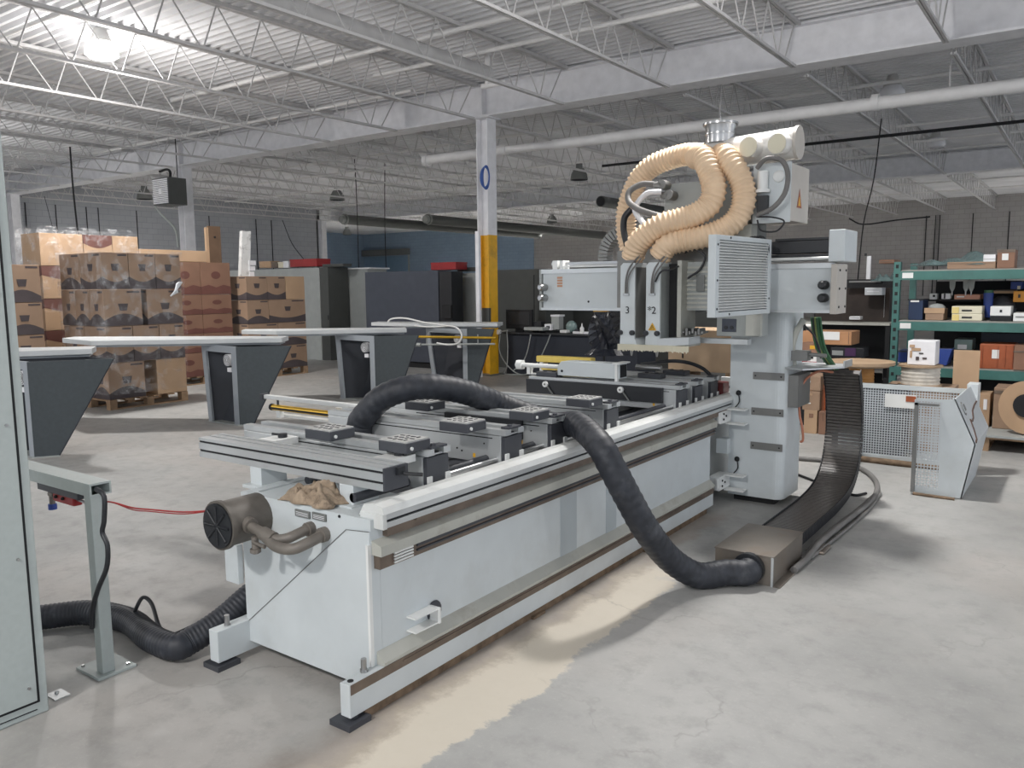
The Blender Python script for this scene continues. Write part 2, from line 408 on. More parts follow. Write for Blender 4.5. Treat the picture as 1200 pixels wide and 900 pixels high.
# cross bridging rods and pipes running along the girder direction
def pipe(name, label, pts, r, mt=MPIPEW, grp=None, n=10, cat='pipe'):
    return tag(MB().tube(pts, r, n).build(name, mt), label, cat, grp)
pp = thing('overhead_pipe', 'thick white pipe hung across behind the yellow column, its end open at left', 'pipe', (-4, 13, 4.1))
MB().tube([(-11.45,13,4.2),(-9.35,13,4.2)], .095, 16).tube([(-8.3,13,4.18),(XR-.1,13,4.16)], .095, 16).tube([(-9.4,13,4.2),(-8.2,13,4.18)], .075, 16).build('pipe_run', MPIPEW, pp)
for x in (-11.4, -2.75): MB().tube([(x-.05,13,4.19),(x+.05,13,4.19)], .12, 16).build('coupling', MPIPEW, pp)
for x in (-10.8, -5.1, -1.8, 1.5, 4.8): MB().cyl((x,13,4.28),(x,13,5.08),.012,n=6).build('hanger_rod', MJST, pp)
for y, z, x0, x1, r in ((8.62,4.93,-13.5,-4.2,.035),(9.62,4.93,-9.5,2,.035),(5.2,4.93,-18,-5,.03),(10.6,4.9,-20,-9.6,.03),(3.4,4.93,-12,0,.03)):
    pipe('sprinkler_pipe', 'thin white pipe just under the roof deck of the near bay', [(x0,y,z),(x1,y,z)], r, grp='ceiling pipes of the near bay', n=8)
for y, z, x0, x1 in ((16,4.75,-24,-8),(18.5,4.75,-26,XR-1),(20.4,4.7,-20,XR-1),(22.3,4.75,-26,XR-1),(14.6,4.8,-22,2),(29,4.7,-25,XR-1),(32,4.7,-25,XR-1)):
    pipe('sprinkler_pipe', 'thin pipe under the roof of the dim back bays', [(x0,y,z),(x1,y,z)], .03, grp='ceiling pipes of the back bays', n=6)
pipe('roof_drain_pipe', 'thick grey pipe running away under the near bay ceiling towards the column', [(-7.5,-1,4.72),(-7.5,9.95,4.72)], .11, n=14, mt=MJST)
tag(MB().tube([(-7.5,9.95,4.55),(-7.5,9.95,5.05)], .045, 10).tube([(-7.6,9.95,4.55),(-7.2,9.95,4.55)], .04, 8).build('pipe_stub', MPIPEW), 'short white pipe stub hanging by the end of the thick grey ceiling pipe', 'pipe')
for (px, py), ln, rr, hol, lb in (((402,257),12,.17,0,'grey round duct with pale end in the far bay, the left one'),((500,257),13,.17,0,'grey round duct with pale end in the far bay, left of the yellow column'),((704,236),9,.15,1,'grey pipe duct with dark open end just left of the beige hoses')):
    q_ = at(px, py, Z=3.9); x, y0, z = q_.x, q_.y, 3.9
    du = thing('round_duct', lb, 'duct', (x, y0+ln/2, z-rr))
    MB().tube([(x,y0,z),(x,y0+ln,z)], rr, 18).build('duct_tube', MGRY3, du)
    if hol: MB().tube([(x,y0-.01,z),(x,y0+.02,z)], rr*.85, 18).build('dark_opening', MBLK2, du)
    else: MB().tube([(x,y0-.1,z),(x,y0+.1,z)], lambda t: rr*.7 if t < .5 else rr+.02, 18).build('pale_end', MGRY2, du)
    MB().cyl((x,y0+1,z+rr),(x,y0+1,4.5),.012,n=6).cyl((x,y0+ln-2,z+rr),(x,y0+ln-2,4.5),.012,n=6).build('strap', MJST, du)
tag(MB().tube([(-9.5,17,4.35),(-2,17,4.35),(XR-1,17,4.35)], .03, 8).build('black_pipe', MBLK2), 'thin black pipe crossing above the gantry in the back bay', 'pipe')
# dangling cords
def cord(p, y, lb, z0=None, r=.012, n=6):
    pts = [at(a, b, Y=y) for a, b in p]
    tag(MB().tube(smooth(pts, 4), r, n).build('hanging_cord', MBLK2), lb, 'cord')
cord([(82,172),(86,225),(93,288)], 9.0, 'black cord hanging from the joists above the carton stacks', r=.02)
cord([(52,345/1.5),(64,275)], 9, 'thin dark drop wire at far left over the cartons', r=.006)
cord([(415,178),(418,235),(421,338)], 16, 'thin dark vertical cord hanging above the dark slate panel, left one')
cord([(451,190),(451,260),(453,336)], 17, 'thin dark vertical cord hanging above the dark slate panel, right one')
cord([(331,258),(342,285),(357,305)], 20, 'drooping dark cable on the left wall near the red boxes')
cord([(1033,139),(1024,210),(1012,262),(1005,330)], 15, 'long black cable drooping from the joist right of the gantry', r=.011)
cord([(995,256),(1012,263),(1050,258),(1090,254)], 20, 'black cable slung sideways in front of the block wall', r=.018)
# conduits on the back wall right part
cond = ((1086,248,330),(1098,225,330),(1102,245,330),(1140,260,320),(1182,270,322))
for i, (x, y0, y1) in enumerate(cond):
    a = at(x, y0, Y=YW-.1); b = at(x+2, y1, Y=YW-.1)
    tag(MB().tube([(a.x,YW-.08,4.4),(a.x,YW-.08,1.0)], .02, 6).build('wall_conduit', MBLK2), 'thin dark conduit running down the back block wall above the shelving', 'conduit', 'conduits on the back wall')

for i, (px, y0) in enumerate(((29,235),(65,240),(101,243),(115,244),(160,248),(245,254),(300,258),(318,258))):
    a = at(px, y0, X=XW+.05)
    tag(MB().tube([(XW+.04,a.y,4.4),(XW+.04,a.y,.8)], .018, 6).build('wall_conduit', MBLK2), 'thin dark conduit running down the long left wall behind the cartons', 'conduit', 'conduits on the left wall')
# lamps
LAMPS = [(-11.07, 6.07), (-2.2, 6.3), (-20.2, 6.07), (-2.2, -2.8), (-11.07, -2.8), (6.2, 6.07), (6.2,-2.8)]
def lamp(x, y, lit, label, grp=None, zb=4.74):
    t = thing('high_bay_lamp', label, 'ceiling lamp', (x, y, zb), grp)
    MB().tube([(x,y,zb+.16),(x,y,zb+.18),(x,y,zb+.22),(x,y,zb+.34)], lambda q: .15 if q < .4 else (.12 if q < .7 else .08), 20).build('housing', MLAMP, t)
    MB().tube([(x,y,zb-.04),(x,y,zb),(x,y,zb+.08),(x,y,zb+.16)], lambda q: (.16,.21,.2,.14)[int(round(q*3))], 20).build('lens', MEMIT if lit else MWHT, t)
    MB().cyl((x,y,zb+.34),(x,y,5.1),.012,n=6).build('hanger', MJST, t)
for i, (x, y) in enumerate(LAMPS):
    lb = {0: 'bright lit high bay lamp under the joists at upper left', 2: 'lit high bay lamp beyond the left edge of the view'}.get(i, 'lit high bay lamp above or behind the viewer')
    lamp(x, y, True, lb, None if i in (0, 2) else 'lamps outside the view')
lamp(-3.0, 15.4, False, 'unlit dome lamp hanging behind the first girder at upper right')
lamp(-3.2, 21.5, False, 'small unlit lamp further back in the right bay')
def dome(x, y, label, grp):  # added lamp, invented to brighten the dim back bays
    t = thing('added_fill_lamp', label, 'ceiling lamp', (x, y, 4.52), grp)
    MB().tube([(x,y,4.42),(x,y,4.58),(x,y,4.72)], lambda q: (.24,.21,.13)[int(round(q*2))], 18, False).tube([(x,y,4.72),(x,y,4.85)], .09, 12).build('reflector', MGRY2, t)
    MB().tube([(x,y,4.422),(x,y,4.57),(x,y,4.69)], lambda q: (.232,.2,.122)[int(round(q*2))], 18, False).build('baffle', MBLK2, t)
    MB().tube([(x,y,4.70),(x,y,4.705)], .11, 14).build('lit_disc', mat('fill_lamp_disc', (1,.98,.95), .4, emit=1.5), t)
    MB().cyl((x,y,4.85),(x,y,5.1),.012,n=6).build('hanger', MJST, t)
FARS = .6
FAR_FILL = [(-20.2,18.6,380),(-11.5,19.3,330),(6.2,18.6,330),(-1.0,33,520),(-11.07,32.3,520),(-20.2,31.5,520),(-33,31,560),(-26,30,560),(-24.5,14.5,300)]  # positions and energies of the added back-bay fill lamps
def plight(x, y, z, e, up=.12):  # without up: light of an added back-bay fill lamp
    l = bpy.data.lights.new('lamp_light', 'AREA'); l.shape = 'DISK'; l.size = .36 if up else .14; l.spread = math.radians(180 if up else 76); l.energy = e; l.color = (1, .975, .95)
    o = bpy.data.objects.new('lamp_light', l); COL.objects.link(o); o.location = (x, y, z)
    if up:
        l = bpy.data.lights.new('lamp_glow', 'POINT'); l.shadow_soft_size = .18; l.energy = e*up; l.color = (1, .975, .95)
        o = bpy.data.objects.new('lamp_glow', l); COL.objects.link(o); o.location = (x, y, z-.35)
for x, y, e in FAR_FILL:
    dome(x, y, 'added deep reflector fill lamp under the roof of the dim back bays', 'added fill lamps of the back bays'); plight(x, y, 4.60, e*1.35*FARS, 0)
for i, (x, y) in enumerate(LAMPS): plight(x, y, 4.6, (175, 150, 150, 185, 170, 60, 100)[i], .5 if i == 0 else .95)


# ================================================================== CONTROL CABINET (left edge)
XC = -3.165
cb = thing('control_cabinet', 'tall pale grey metal cabinet cut off by the left edge of the view', 'cabinet', (XC-.3, .9, 0))
bx(XC-.6, XC, -.2, 1.353, 0, 2.45).build('carcass', MCTL, cb, bevel=.006)
dq = bx(XC, XC+.006, -.1, 1.312, .06, 2.38).build('door', MCTL, cb, bevel=.002)
sg = MB().box(XC-.0005, XC+.0015, -.11, 1.322, .05, .06).box(XC-.0005, XC+.0015, 1.312, 1.322, .06, 2.38).box(XC-.0005,XC+.0015,.2,1.31,.022,.026)
sg.build('door_seal', MBLK2, cb)
for z in (.12, .62, 1.12, 1.6): MB().cyl((XC+.006,1.285,z),(XC+.012,1.285,z),.006,n=8).build('screw', MSTEEL, dq)
bx(XC+.006, XC+.012, 1.19, 1.2, 1.22, 1.3).build('latch', MBLK2, dq)

# ================================================================== SAFETY POST
ps = thing('safety_post', 'light grey square post with horizontal arm and bolted foot beside the cabinet', 'post', (-3.285, 1.64, 0))
bx(-3.31, -3.258, 1.612, 1.664, .012, .775).build('post', MCTL, ps, bevel=.003)
fp = MB().box(-3.42, -3.235, 1.58, 1.745, 0, .012); fp.build('foot_plate', MCTL, ps, bevel=.002)
for q in ((-3.4,1.6),(-3.4,1.72),(-3.26,1.72)): MB().cyl((q[0],q[1],.012),(q[0],q[1],.02),.008,n=6).build('bolt', MSTEEL, ps)
am = MB().box(-4.1, -3.255, 1.61, 1.7, .812, .82).box(-4.1, -3.255, 1.61, 1.618, .775, .812).box(-4.1, -3.255, 1.692, 1.7, .775, .812).box(-4.1,-3.255,1.61,1.7,.768,.775)
am.build('arm', MCTL, ps)
bx(-3.75, -3.4, 1.63, 1.69, .73, .768).build('control_strip', MDK, ps)
sw = thing('pull_switch', 'red rope-pull emergency switch hanging under the post arm', 'switch', (-3.56, 1.66, .69))
bx(-3.64, -3.46, 1.64, 1.68, .69, .74).build('body', MRED, sw, bevel=.006)
MB().cyl((-3.66,1.66,.71),(-3.7,1.66,.71),.014,n=10).cyl((-3.69,1.66,.7),(-3.69,1.66,.66),.012,n=10).build('brass_fitting', MPIPEB, sw)
MB().cyl((-3.69,1.66,.665),(-3.69,1.66,.64),.018,n=12).build('blue_cap', MBLUE, sw)
MB().ball((-3.54,1.635,.715),.008).ball((-3.6,1.635,.715),.008).build('screws', MBLK2, sw)
MB().cyl((-3.46,1.66,.715),(-3.40,1.66,.715),.006,n=8).build('eye_bolt', MSTEEL, sw)
pts = [(-3.4,1.66,.715), at(128,588,Y=1.69), at(155,595,Y=1.75), at(175,597,Y=1.8), at(215,600,Y=1.86), at(252,598,Y=1.9)]
tag(MB().tube(smooth(pts,5), .0035, 6).tube(smooth([p_+Vector((0,0,-.008 if 1<i<5 else 0)) for i,p_ in enumerate([Vector(q) for q in pts])],5), .0025, 5).build('trip_wire', MRED), 'thin red pull cord stretched from the red switch to the machine', 'cord')
pts = [at(113,573,Y=1.6), at(122,582,Y=1.6), at(122,610,Y=1.598), at(120,624,Y=1.598), at(126,640,Y=1.598), at(125,665,Y=1.598), at(115,690,Y=1.598), at(109,712,Y=1.6), at(108,736,Y=1.6)]
tag(MB().tube(smooth(pts,6), .010, 8).build('post_cable', MBLK), 'black cable running down the front of the grey post', 'cable')
# floor hose
pts = [at(20,728,Z=.065), at(60,722,Z=.065), at(105,718,Z=.065), at(150,727,Z=.065), at(178,748,Z=.065), at(205,758,Z=.065), (-3.12,1.93,.075), (-3.08,2.06,.13), (-3.05,2.2,.21), (-3.02,2.4,.3), (-2.98,2.6,.36)]
sp = resample(smooth(pts, 16), .005)
tag(MB().tube(sp, lambda t: .058+.0016*math.sin(t*len(sp)*1.65), 18).build('floor_hose', MHOSE), 'black corrugated hose lying on the floor from the cabinet to the machine', 'hose')
pts = [at(98,700,Z=.14)+Vector((0,.1,0)), at(150,738,Z=.02), at(160,712,Z=.14), at(168,700,Z=.18), at(178,708,Z=.16), at(187,735,Z=.1), at(200,745,Z=.1), at(240,722,Z=.1)+Vector((0,.15,0))]
tag(MB().tube(smooth(pts[1:],6), .009, 8).build('cable_loop', MBLK), 'thin black cable looping up over the corrugated floor hose', 'cable')
tag(MB().box(-3.3,-3.22,1.40,1.46,0,.004).ball((-3.27,1.43,.006),.008).build('foil_scrap', MALU), 'small shiny scrap on the floor by the cabinet corner', 'scrap')

# ================================================================== MACHINE BED
bed = thing('machine_bed', 'long white CNC machine bed with brown guide rails standing on the floor', 'machine', (-2.55, 3.8, 0))
XS = -2.15
cr = MB().box(-2.93, XS, 2.087, 2.13, .07, .735).box(-2.929, XS, 2.131, 5.42, .07, .6).box(-2.929, -2.3, 5.421, 6.9, .07, .6)
cr.box(-2.869, -2.241, 2.131, 6.9, .601, .66).box(-2.929,-2.87,2.131,6.9,.601,.735).box(-2.24,XS,2.131,5.42,.601,.734).box(-2.869,-2.241,2.131,2.45,.661,.729)
cr.build('body', MW, bed)
# raised diagonal end sheet and lip
P = lambda x, y: at(x, y, Y=2.087)
e1 = [P(293,727), P(407.5,620), P(434,623), P(434.5,790), P(409,796), P(292,749)]
MB().quadpl([q_+Vector((0,.001,0)) for q_ in e1], (0,-.008,0)).build('end_sheet', MW, bed, bevel=.002)
bx(XS-.012, XS, 2.07, 2.087, .10, .64).build('edge_lip', MWW, bed)
for a, b in (((347,596),(364,600.5)), ((367,599.5),(383,604.5))):
    A = P(*a); B2 = P(*b)
    pl = bx(A.x, B2.x, 2.080, 2.087, A.z-.028, A.z).build('rating_plate', MGRY2, bed)
    for k in range(3): bx(A.x+.008, B2.x-.008, 2.0785, 2.0799, A.z-.010-.006*k, A.z-.0085-.006*k).build('printed_line', MWHT, pl)
MB().tube([P(293,727)+Vector((0,-.008,0)),P(407.5,620)+Vector((0,-.008,0)),P(434,623)+Vector((0,-.008,0))], .0018, 5).build('panel_seam', MDSTEEL, bed)
for q in ((398,605),(397,766)): MB().cyl(P(*q), P(*q)+Vector((0,-.004,0)), .006, n=8).build('plug', MBLK2, bed)
bx(-3.03, -2.94, 2.06, 2.09, .325, .5).build('side_flap', MW, bed, bevel=.003)
# rails on the right side
RL = MB().prism([(-2.235,.735),(-2.205,.785),(-2.15,.792),(-2.108,.782),(-2.10,.757),(-2.20,.757)], 'Y', 2.11, 6.9)
RL.prism([(-2.22,.70),(-2.22,.757),(-2.102,.757),(-2.10,.70)], 'Y', 2.105, 2.125)
RL.build('top_rail_cover', mat('top_rail_white', c(214,216,214), .38, var=.05, dirt=c(160,150,138), damt=.3), bed)
MB().box(-2.15,-2.106,2.125,6.9,.733,.757).box(-2.15,-2.108,2.125,6.9,.70,.722).build('silver_rail', MALU, bed)
bx(-2.15,-2.116,2.125,6.9,.722,.733).build('rail_groove', MBLK2, bed)
g1 = MB().box(XS, -2.125, 2.15, 6.9, .66, .735).box(-2.125,-2.112,2.3,6.9,.69,.70)
g1.build('upper_rack_rail', MBROWN, bed)
g2 = MB(); yy = 2.35
while yy < 5.3: g2.cyl((-2.126,yy,.705),(-2.120,yy,.705),.006,n=6); yy += .16
g2.build('rail_bolts', MDSTEEL, bed)
MB().prism([(XS,.655),(-2.10,.64),(-2.10,.60),(XS,.60)], 'Y', 2.09, 5.42).build('grey_ledge', MLEDGE, bed)
bx(XS, -2.118, 2.10, 5.42, .545, .60).build('lower_rack_rail', MBROWN, bed)
MB().box(-2.118, -2.108, 2.3, 5.42, .585, .595).box(-2.118, -2.108, 2.3, 5.42, .565, .572).build('guide_strip', MDK, bed)
ct = MB()
for k in range(4): ct.tube(smooth([(-2.11,2.17,.556+.012*k),(-2.112,2.23,.556+.012*k),(-2.106,2.27,.558+.012*k)],3), .0045, 6)
ct.build('white_cable_ends', MWW, bed)
for y0, y1 in ((3.42,3.58),(3.9,4.02)):
    bx(XS, XS+.002, y0, y1, .2, .545).build('greyer_panel_strip', mat('greyer_panel', c(170,178,182), .45, var=.04), bed)
# side hook bracket
hb = thing_part = MB()
q = at(508,718,X=-2.12); yb = q.y
hb.box(XS,-2.09,yb,yb+.012,.235,.30)
for zz in (.235,.292): hb.prism([(XS,yb-.13),(XS+.05,yb-.13),(XS+.055,yb+.012),(XS,yb+.012)], 'Z', zz, zz+.006)
hbo = hb.build('cable_hook', MWW, bed)
MB().ball((XS+.004,yb+.035,.265),.045,14,(.25,1,1)).build('pouch_hole', MDK, hbo)  # dark shape of the pouch hole behind the hook
# lower ledge + foot rail
MB().prism([(XS,.215),(-2.11,.178),(-2.11,.165),(-2.2,.165),(-2.2,.2)], 'Y', 2.10, 5.42).build('lower_ledge', MLEDGE, bed)
fr = MB().box(-2.163, -2.112, 1.92, 5.40, .036, .163); fr.build('foot_rail', MW, bed, bevel=.003)
bx(-2.112, -2.110, 1.925, 5.40, .124, .163).build('rail_grime', MBROWN, bed)
MB().box(-2.113,-2.106,2.2,5.4,.146,.152).box(-2.15,-2.115,2.15,5.4,.163,.172).build('lower_linear_rail', MBROWN, bed)
bx(-2.160, -2.118, 2.0, 5.3, .0, .036).build('rusty_packing', MRUST, bed)
for q in (3.1, 4.3): bx(-2.175,-2.1,q,q+.1,0,.012).build('shim_plate', MRUST, bed)
bx(-2.965, -2.905, 1.92, 5.4, .032, .17).build('foot_rail', MW, bed, bevel=.003)
for x, y in ((-2.137,1.955),(-2.935,1.965)):
    MB().box(x-.06,x+.045,y-.06,y+.05,0,.022).cyl((x,y,.02),(x,y,.04),.018,n=12).build('levelling_pad', MDK, bed)
for x, y in ((-2.15,2.03),(-2.935,1.99)):
    MB().cyl((x,y,.163),(x,y,.215),.011,n=10).cyl((x,y,.163),(x,y,.175),.016,n=6).build('levelling_bolt', MSTEEL, bed)
MB().cyl((-2.138,1.95,.163),(-2.138,1.95,.165),.012,n=12).build('bolt_hole', MBLK2, bed)
# inner rails, shafts and dark interior
bx(-2.87, -2.24, 2.46, 6.85, .66, .675).build('inner_tray', MDK, bed)
MB().box(-2.34,-2.25,2.3,6.8,.675,.735).box(-2.86,-2.78,2.3,6.8,.675,.735).build('console_guide', MALU, bed)
MB().cyl((-2.3,2.68,.765),(-2.3,6.8,.765),.014,n=12).build('guide_shaft', MSTEEL, bed)
MB().cyl((-2.36,2.2,.765),(-2.36,6.8,.765),.02,n=12).cyl((-2.75,2.3,.765),(-2.75,6.8,.765),.018,n=12).build('drive_shaft', MDK, bed)
for x0, x1 in ((-3.012,-2.935),(-2.437,-2.357)):
    u = MB().box(x0,x1,2.2,2.34,.735,.815).box(x0-.02,x1+.02,2.17,2.36,.722,.737)
    u.build('upright', MW, bed, bevel=.002)
# filter and pipes
ft = MB(); FC = Vector((-2.815,0,.652))
ft.tube([(FC.x,1.90,FC.z),(FC.x,2.09,FC.z)], .094, 28)
ft.tube([(FC.x,1.893,FC.z),(FC.x,1.912,FC.z)], .102, 28)
fo = ft.build('filter_canister', MFILT, bed)
cpv = MB().tube([(FC.x,1.885,FC.z),(FC.x,1.895,FC.z)], .092, 28)
for k in range(8):
    a = k*PI/4; cpv.cyl((FC.x,1.884,FC.z),(FC.x+.08*math.cos(a),1.884,FC.z+.08*math.sin(a)),.006,n=5)
cpv.build('black_cover', MBLK, fo)
pb = MB().tube(smooth([(-2.74,1.97,.655),(-2.68,1.965,.645),(-2.60,1.965,.63),(-2.55,1.97,.622),(-2.505,1.99,.63),(-2.485,2.04,.645),(-2.48,2.087,.65)],5), .021, 12)
pb.tube(smooth([(-2.60,1.96,.622),(-2.52,1.945,.605),(-2.44,1.955,.607),(-2.405,2.0,.625),(-2.40,2.087,.64)],5), .022, 12)
pb.tube([(-2.735,1.97,.655),(-2.70,1.967,.65)], .032, 12).tube([(-2.63,1.965,.635),(-2.56,1.965,.622)], .028, 12).tube([(-2.40,2.06,.64),(-2.40,2.09,.64)], .03, 12).tube([(-2.48,2.06,.65),(-2.48,2.09,.65)], .028, 12)
pb.build('bronze_pipes', MPIPEB, bed)
MB().tube([(-2.66,1.94,.60),(-2.58,1.935,.595)], .008, 6).tube([(-2.66,1.95,.62),(-2.66,1.95,.55)], .014, 10).tube([(-2.66,1.95,.57),(-2.66,1.95,.555)], .022, 10).build('drain_valve', MPIPEB, bed)
# yellow warning text sticker etc skipped: small stains only

# rag
rg = MB(); nU, nV = 44, 30; r0 = at(372,585,Z=.74)
vs = []
for j in range(nV):
    for i in range(nU):
        u = i/(nU-1)*2-1; v = j/(nV-1)*2-1
        rr = max(abs(u), abs(v)); bump = .05*(1-rr**4)*(1+.3*math.sin(4*u+3*v)+.2*math.sin(7*v-4*u))+.016*math.sin(13*u+4*v)*math.cos(9*v)*(1-rr**2)+.01*math.sin(21*u-9*v)*(1-rr**2)
        vs.append((r0.x+u*.14+.015*math.sin(6*v), r0.y+v*.085+.012*math.sin(7*u), .737+max(0,bump)))
rg.add(vs, [(j*nU+i, j*nU+i+1, (j+1)*nU+i+1, (j+1)*nU+i) for j in range(nV-1) for i in range(nU-1)], True)
o = rg.build('rag', MRAG); tag(o, 'crumpled brown dirty rag lying on the bed under the front rail', 'rag')
sm_ = o.modifiers.new('thick', 'SOLIDIFY'); sm_.thickness = .004; sm_.offset = 1

# near extrusion bar
def slotted(y0, y1, z0, z1):
    h = z1-z0; d = .012
    L_ = [(y0,z0),(y1,z0),(y1,z1),(y1-.02,z1),(y1-.02,z1-d),(y1-.035,z1-d),(y1-.035,z1),(y0+.06,z1),(y0+.06,z1-d),(y0+.045,z1-d),(y0+.045,z1),(y0,z1)]
    for f in (.80,.35):
        zc = z0+h*f; L_ += [(y0,zc+.005),(y0+d,zc+.005),(y0+d,zc-.005),(y0,zc-.005)]
    return L_
eb = thing('aluminium_rail', 'long slotted aluminium rail across the front end of the bed', 'rail', (-2.79, 2.26, .815))
MB().prism(slotted(2.2,2.33,.815,.907), 'X', -3.39, -2.19).build('extrusion', MALU, eb)
sl_ = MB()  # black strips painting the shade inside the rail slots
for f in (.8,.35): sl_.box(-3.388,-2.192,2.204,2.211,.815+.092*f-.0045,.815+.092*f+.0045)
sl_.box(-3.388,-2.192,2.246,2.259,.895,.899).box(-3.388,-2.192,2.296,2.309,.895,.899).build('slot_shade', MBLK2, eb)
MB().box(-2.19,-2.178,2.2,2.33,.815,.905).build('end_cap', MDK, eb)
MB().box(-2.178,-2.165,2.26,2.30,.87,.9).cyl((-2.165,2.29,.872),(-2.10,2.33,.868),.008,n=8).build('clamp_lever', MBLK, eb)
for x0 in (-3.15, -2.40):
    a = bx(x0, x0+.11, 2.33, 2.50, .868, .900).build('link_arm', MWW, eb, bevel=.002)
    MB().cyl((x0+.07,2.44,.900),(x0+.07,2.44,.918),.022,n=12).cyl((x0+.07,2.44,.912),(x0+.03,2.41,.918),.006,n=6).build('clamp_knob', MBLK, a)

# ------------------------------------------------ consoles
def console(y0, label, plate=None, x0=-3.48, x1=-2.27, w=.152):
    y1 = y0+w
    t = thing('support_console', label, 'workpiece support', ((x0+x1)/2, y0+w/2, .745), 'support consoles across the machine bed')
    MB().prism([(x0,.85),(x0,.885),(x1,.885),(x1,.745),(x0+.5,.745),(x0+.2,.80)], 'Y', y0, y1).build('beam', MALU, t, bevel=.002)
    tr = MB().box(x0,x1+.03,y0,y0+.045,.888,.915).box(x0,x1+.03,y1-.045,y1,.888,.915).box(x0,x1+.02,y0+.045,y1-.045,.888,.893)
    tr.build('slotted_top_rail', MALU, t)
    bx(x0, x1+.01, y0+.055, y1-.055, .893, .897).build('rack_strip', MBLK2, t)
    bx(x0+.3, x1-.05, y0-.0015, y0, .868, .873).build('dark_groove', MBLK2, t)  # thin black line along the upper front face
    bx(x1, x1+.022, y0+.006, y1-.006, .752, .880).build('end_cap', MDK, t, bevel=.002)
    MB().box(x1+.022,x1+.03,y0+.002,y0+.03,.745,.8).box(x1+.022,x1+.03,y1-.03,y1-.002,.745,.8).build('end_bracket', MWW, t)
    MB().box(x1-.02,x1+.028,y0+.03,y1-.02,.915,.925).cyl((x1+.01,y0+.06,.925),(x1+.01,y0+.06,.935),.012,n=8).build('stop_block', MDK, t)
    st = MB().box(x1-.17,x1-.155,y0-.002,y0,.765,.785); st.build('yellow_sticker', MYEL, t)
    MB().cyl((x1-.24,y0-.003,.79),(x1-.24,y0,.79),.005,n=6).cyl((x1-.27,y0-.003,.80),(x1-.27,y0,.80),.005,n=6).cyl((x1-.1,y0-.003,.84),(x1-.1,y0,.84),.004,n=6).build('bolt_heads', MBLK2, t)
    if plate:
        a, b = plate
        pl = bx(a, b, y0-.022, y0-.001, .79, .895).build('dark_guard_plate', MBLK, t, bevel=.002)
        for fx in ((.16,.72) if b-a > .6 else (.35,)):
            xx = a+(b-a)*fx
            MB().cyl((xx,y0-.040,.865),(xx,y0-.022,.865),.022,n=16).build('white_roller', MWW, pl)
            MB().cyl((xx,y0-.043,.865),(xx,y0-.040,.865),.007,n=10).cyl((xx+.02,y0-.035,.85),(xx+.07,y0-.035,.79),.006,n=6).build('roller_pin', MGRY2, pl)
    return t
console(2.517, 'aluminium support console with dark end cap, nearest of the row, beside the slotted front rail')
console(3.078, 'second support console from the near end, plain tall light face')
console(3.485, 'third support console, dark guard plate and white roller, hose emerging behind its end', plate=(-2.95,-2.42))
console(4.082, 'fourth support console, plain, just behind where the black hose crosses')
console(5.09, 'far support console with long dark guard plate and two white rollers', plate=(-3.49,-2.36))
console(5.36, 'far support console directly behind the one with two white rollers')
console(5.65, 'furthest visible support console, next to the gantry column')

def pod(Lp, Fp, Rp, label, mt=MDK, zt=.966):
    F_ = at(*Fp, Z=zt); Lq = at(*Lp, Z=zt); Rq = at(*Rp, Z=zt)
    x0, x1, y0, y1 = Lq.x, F_.x, F_.y, Rq.y
    x0 = max(x0, x1-.17); y1 = min(max(y1, y0+.09), y0+.15)
    t = thing('vacuum_pod', label, 'vacuum pod', ((x0+x1)/2, (y0+y1)/2, .916), 'vacuum pods on the consoles')
    bx(x0, x1, y0, y1, .916, zt-.006).build('pod_body', mt, t, bevel=.003)
    bx(x0+.004, x1-.004, y0+.004, y1-.004, zt-.006, zt).build('suction_plate', mat('suction_plate', c(172,172,170), .6, var=.15, scale=40), t)
    gp = MB()
    for i in range(4):
        for j in range(3):
            cx = x0+.02+(x1-x0-.04)*(i+.5)/4; cy = y0+.015+(y1-y0-.03)*(j+.5)/3
            if (i+j) % 2 == 0: gp.box(cx-.012,cx+.012,cy-.004,cy+.004,zt,zt+.002)
            else: gp.box(cx-.004,cx+.004,cy-.010,cy+.010,zt,zt+.002)
    gp.build('grip_surface', MBLK, t)
    MB().cyl((x1,y0+.03,.935),(x1+.006,y0+.03,.935),.008,n=8).build('air_plug', MWW, t)
    return t
pod((361,500),(386.7,505),(416,497), 'dark square vacuum pod left of the other on the nearest console')
pod((446.7,513.3),(476,518.7),(504,512), 'dark square vacuum pod nearest the front rail end, on the nearest console')
pod((521,490.5),(547,496),(571,489), 'vacuum pod on the second console, near its right end')
pod((597,480),(625,483),(643,478), 'vacuum pod on the third console, beside the hose')
pod((666,465),(691,468),(707,463), 'vacuum pod on the fourth console')
pod((475,468),(501,472),(516,466), 'vacuum pod seen under the arc of the black hose')
for i, (q, lb) in enumerate((((-3.33,5.13), 'dark clamp block at the left end of the far console'), ((-2.62,5.42), 'low dark pod on the far console close to the gantry, front one'), ((-2.55,5.70), 'low dark pod on the far console close to the gantry, rear one'))):
    t = thing('clamp_block', lb, 'clamp', (q[0], q[1], .916))
    bx(q[0]-.09,q[0]+.09,q[1]-.03,q[1]+.07,.916,.95).build('block_body', MDK, t, bevel=.003)
    MB().cyl((q[0]-.04,q[1]+.02,.95),(q[0]-.04,q[1]+.02,.957),.015,n=10).cyl((q[0]+.04,q[1]+.02,.95),(q[0]+.04,q[1]+.02,.957),.015,n=10).build('rubber_buffers', MBLK, t)
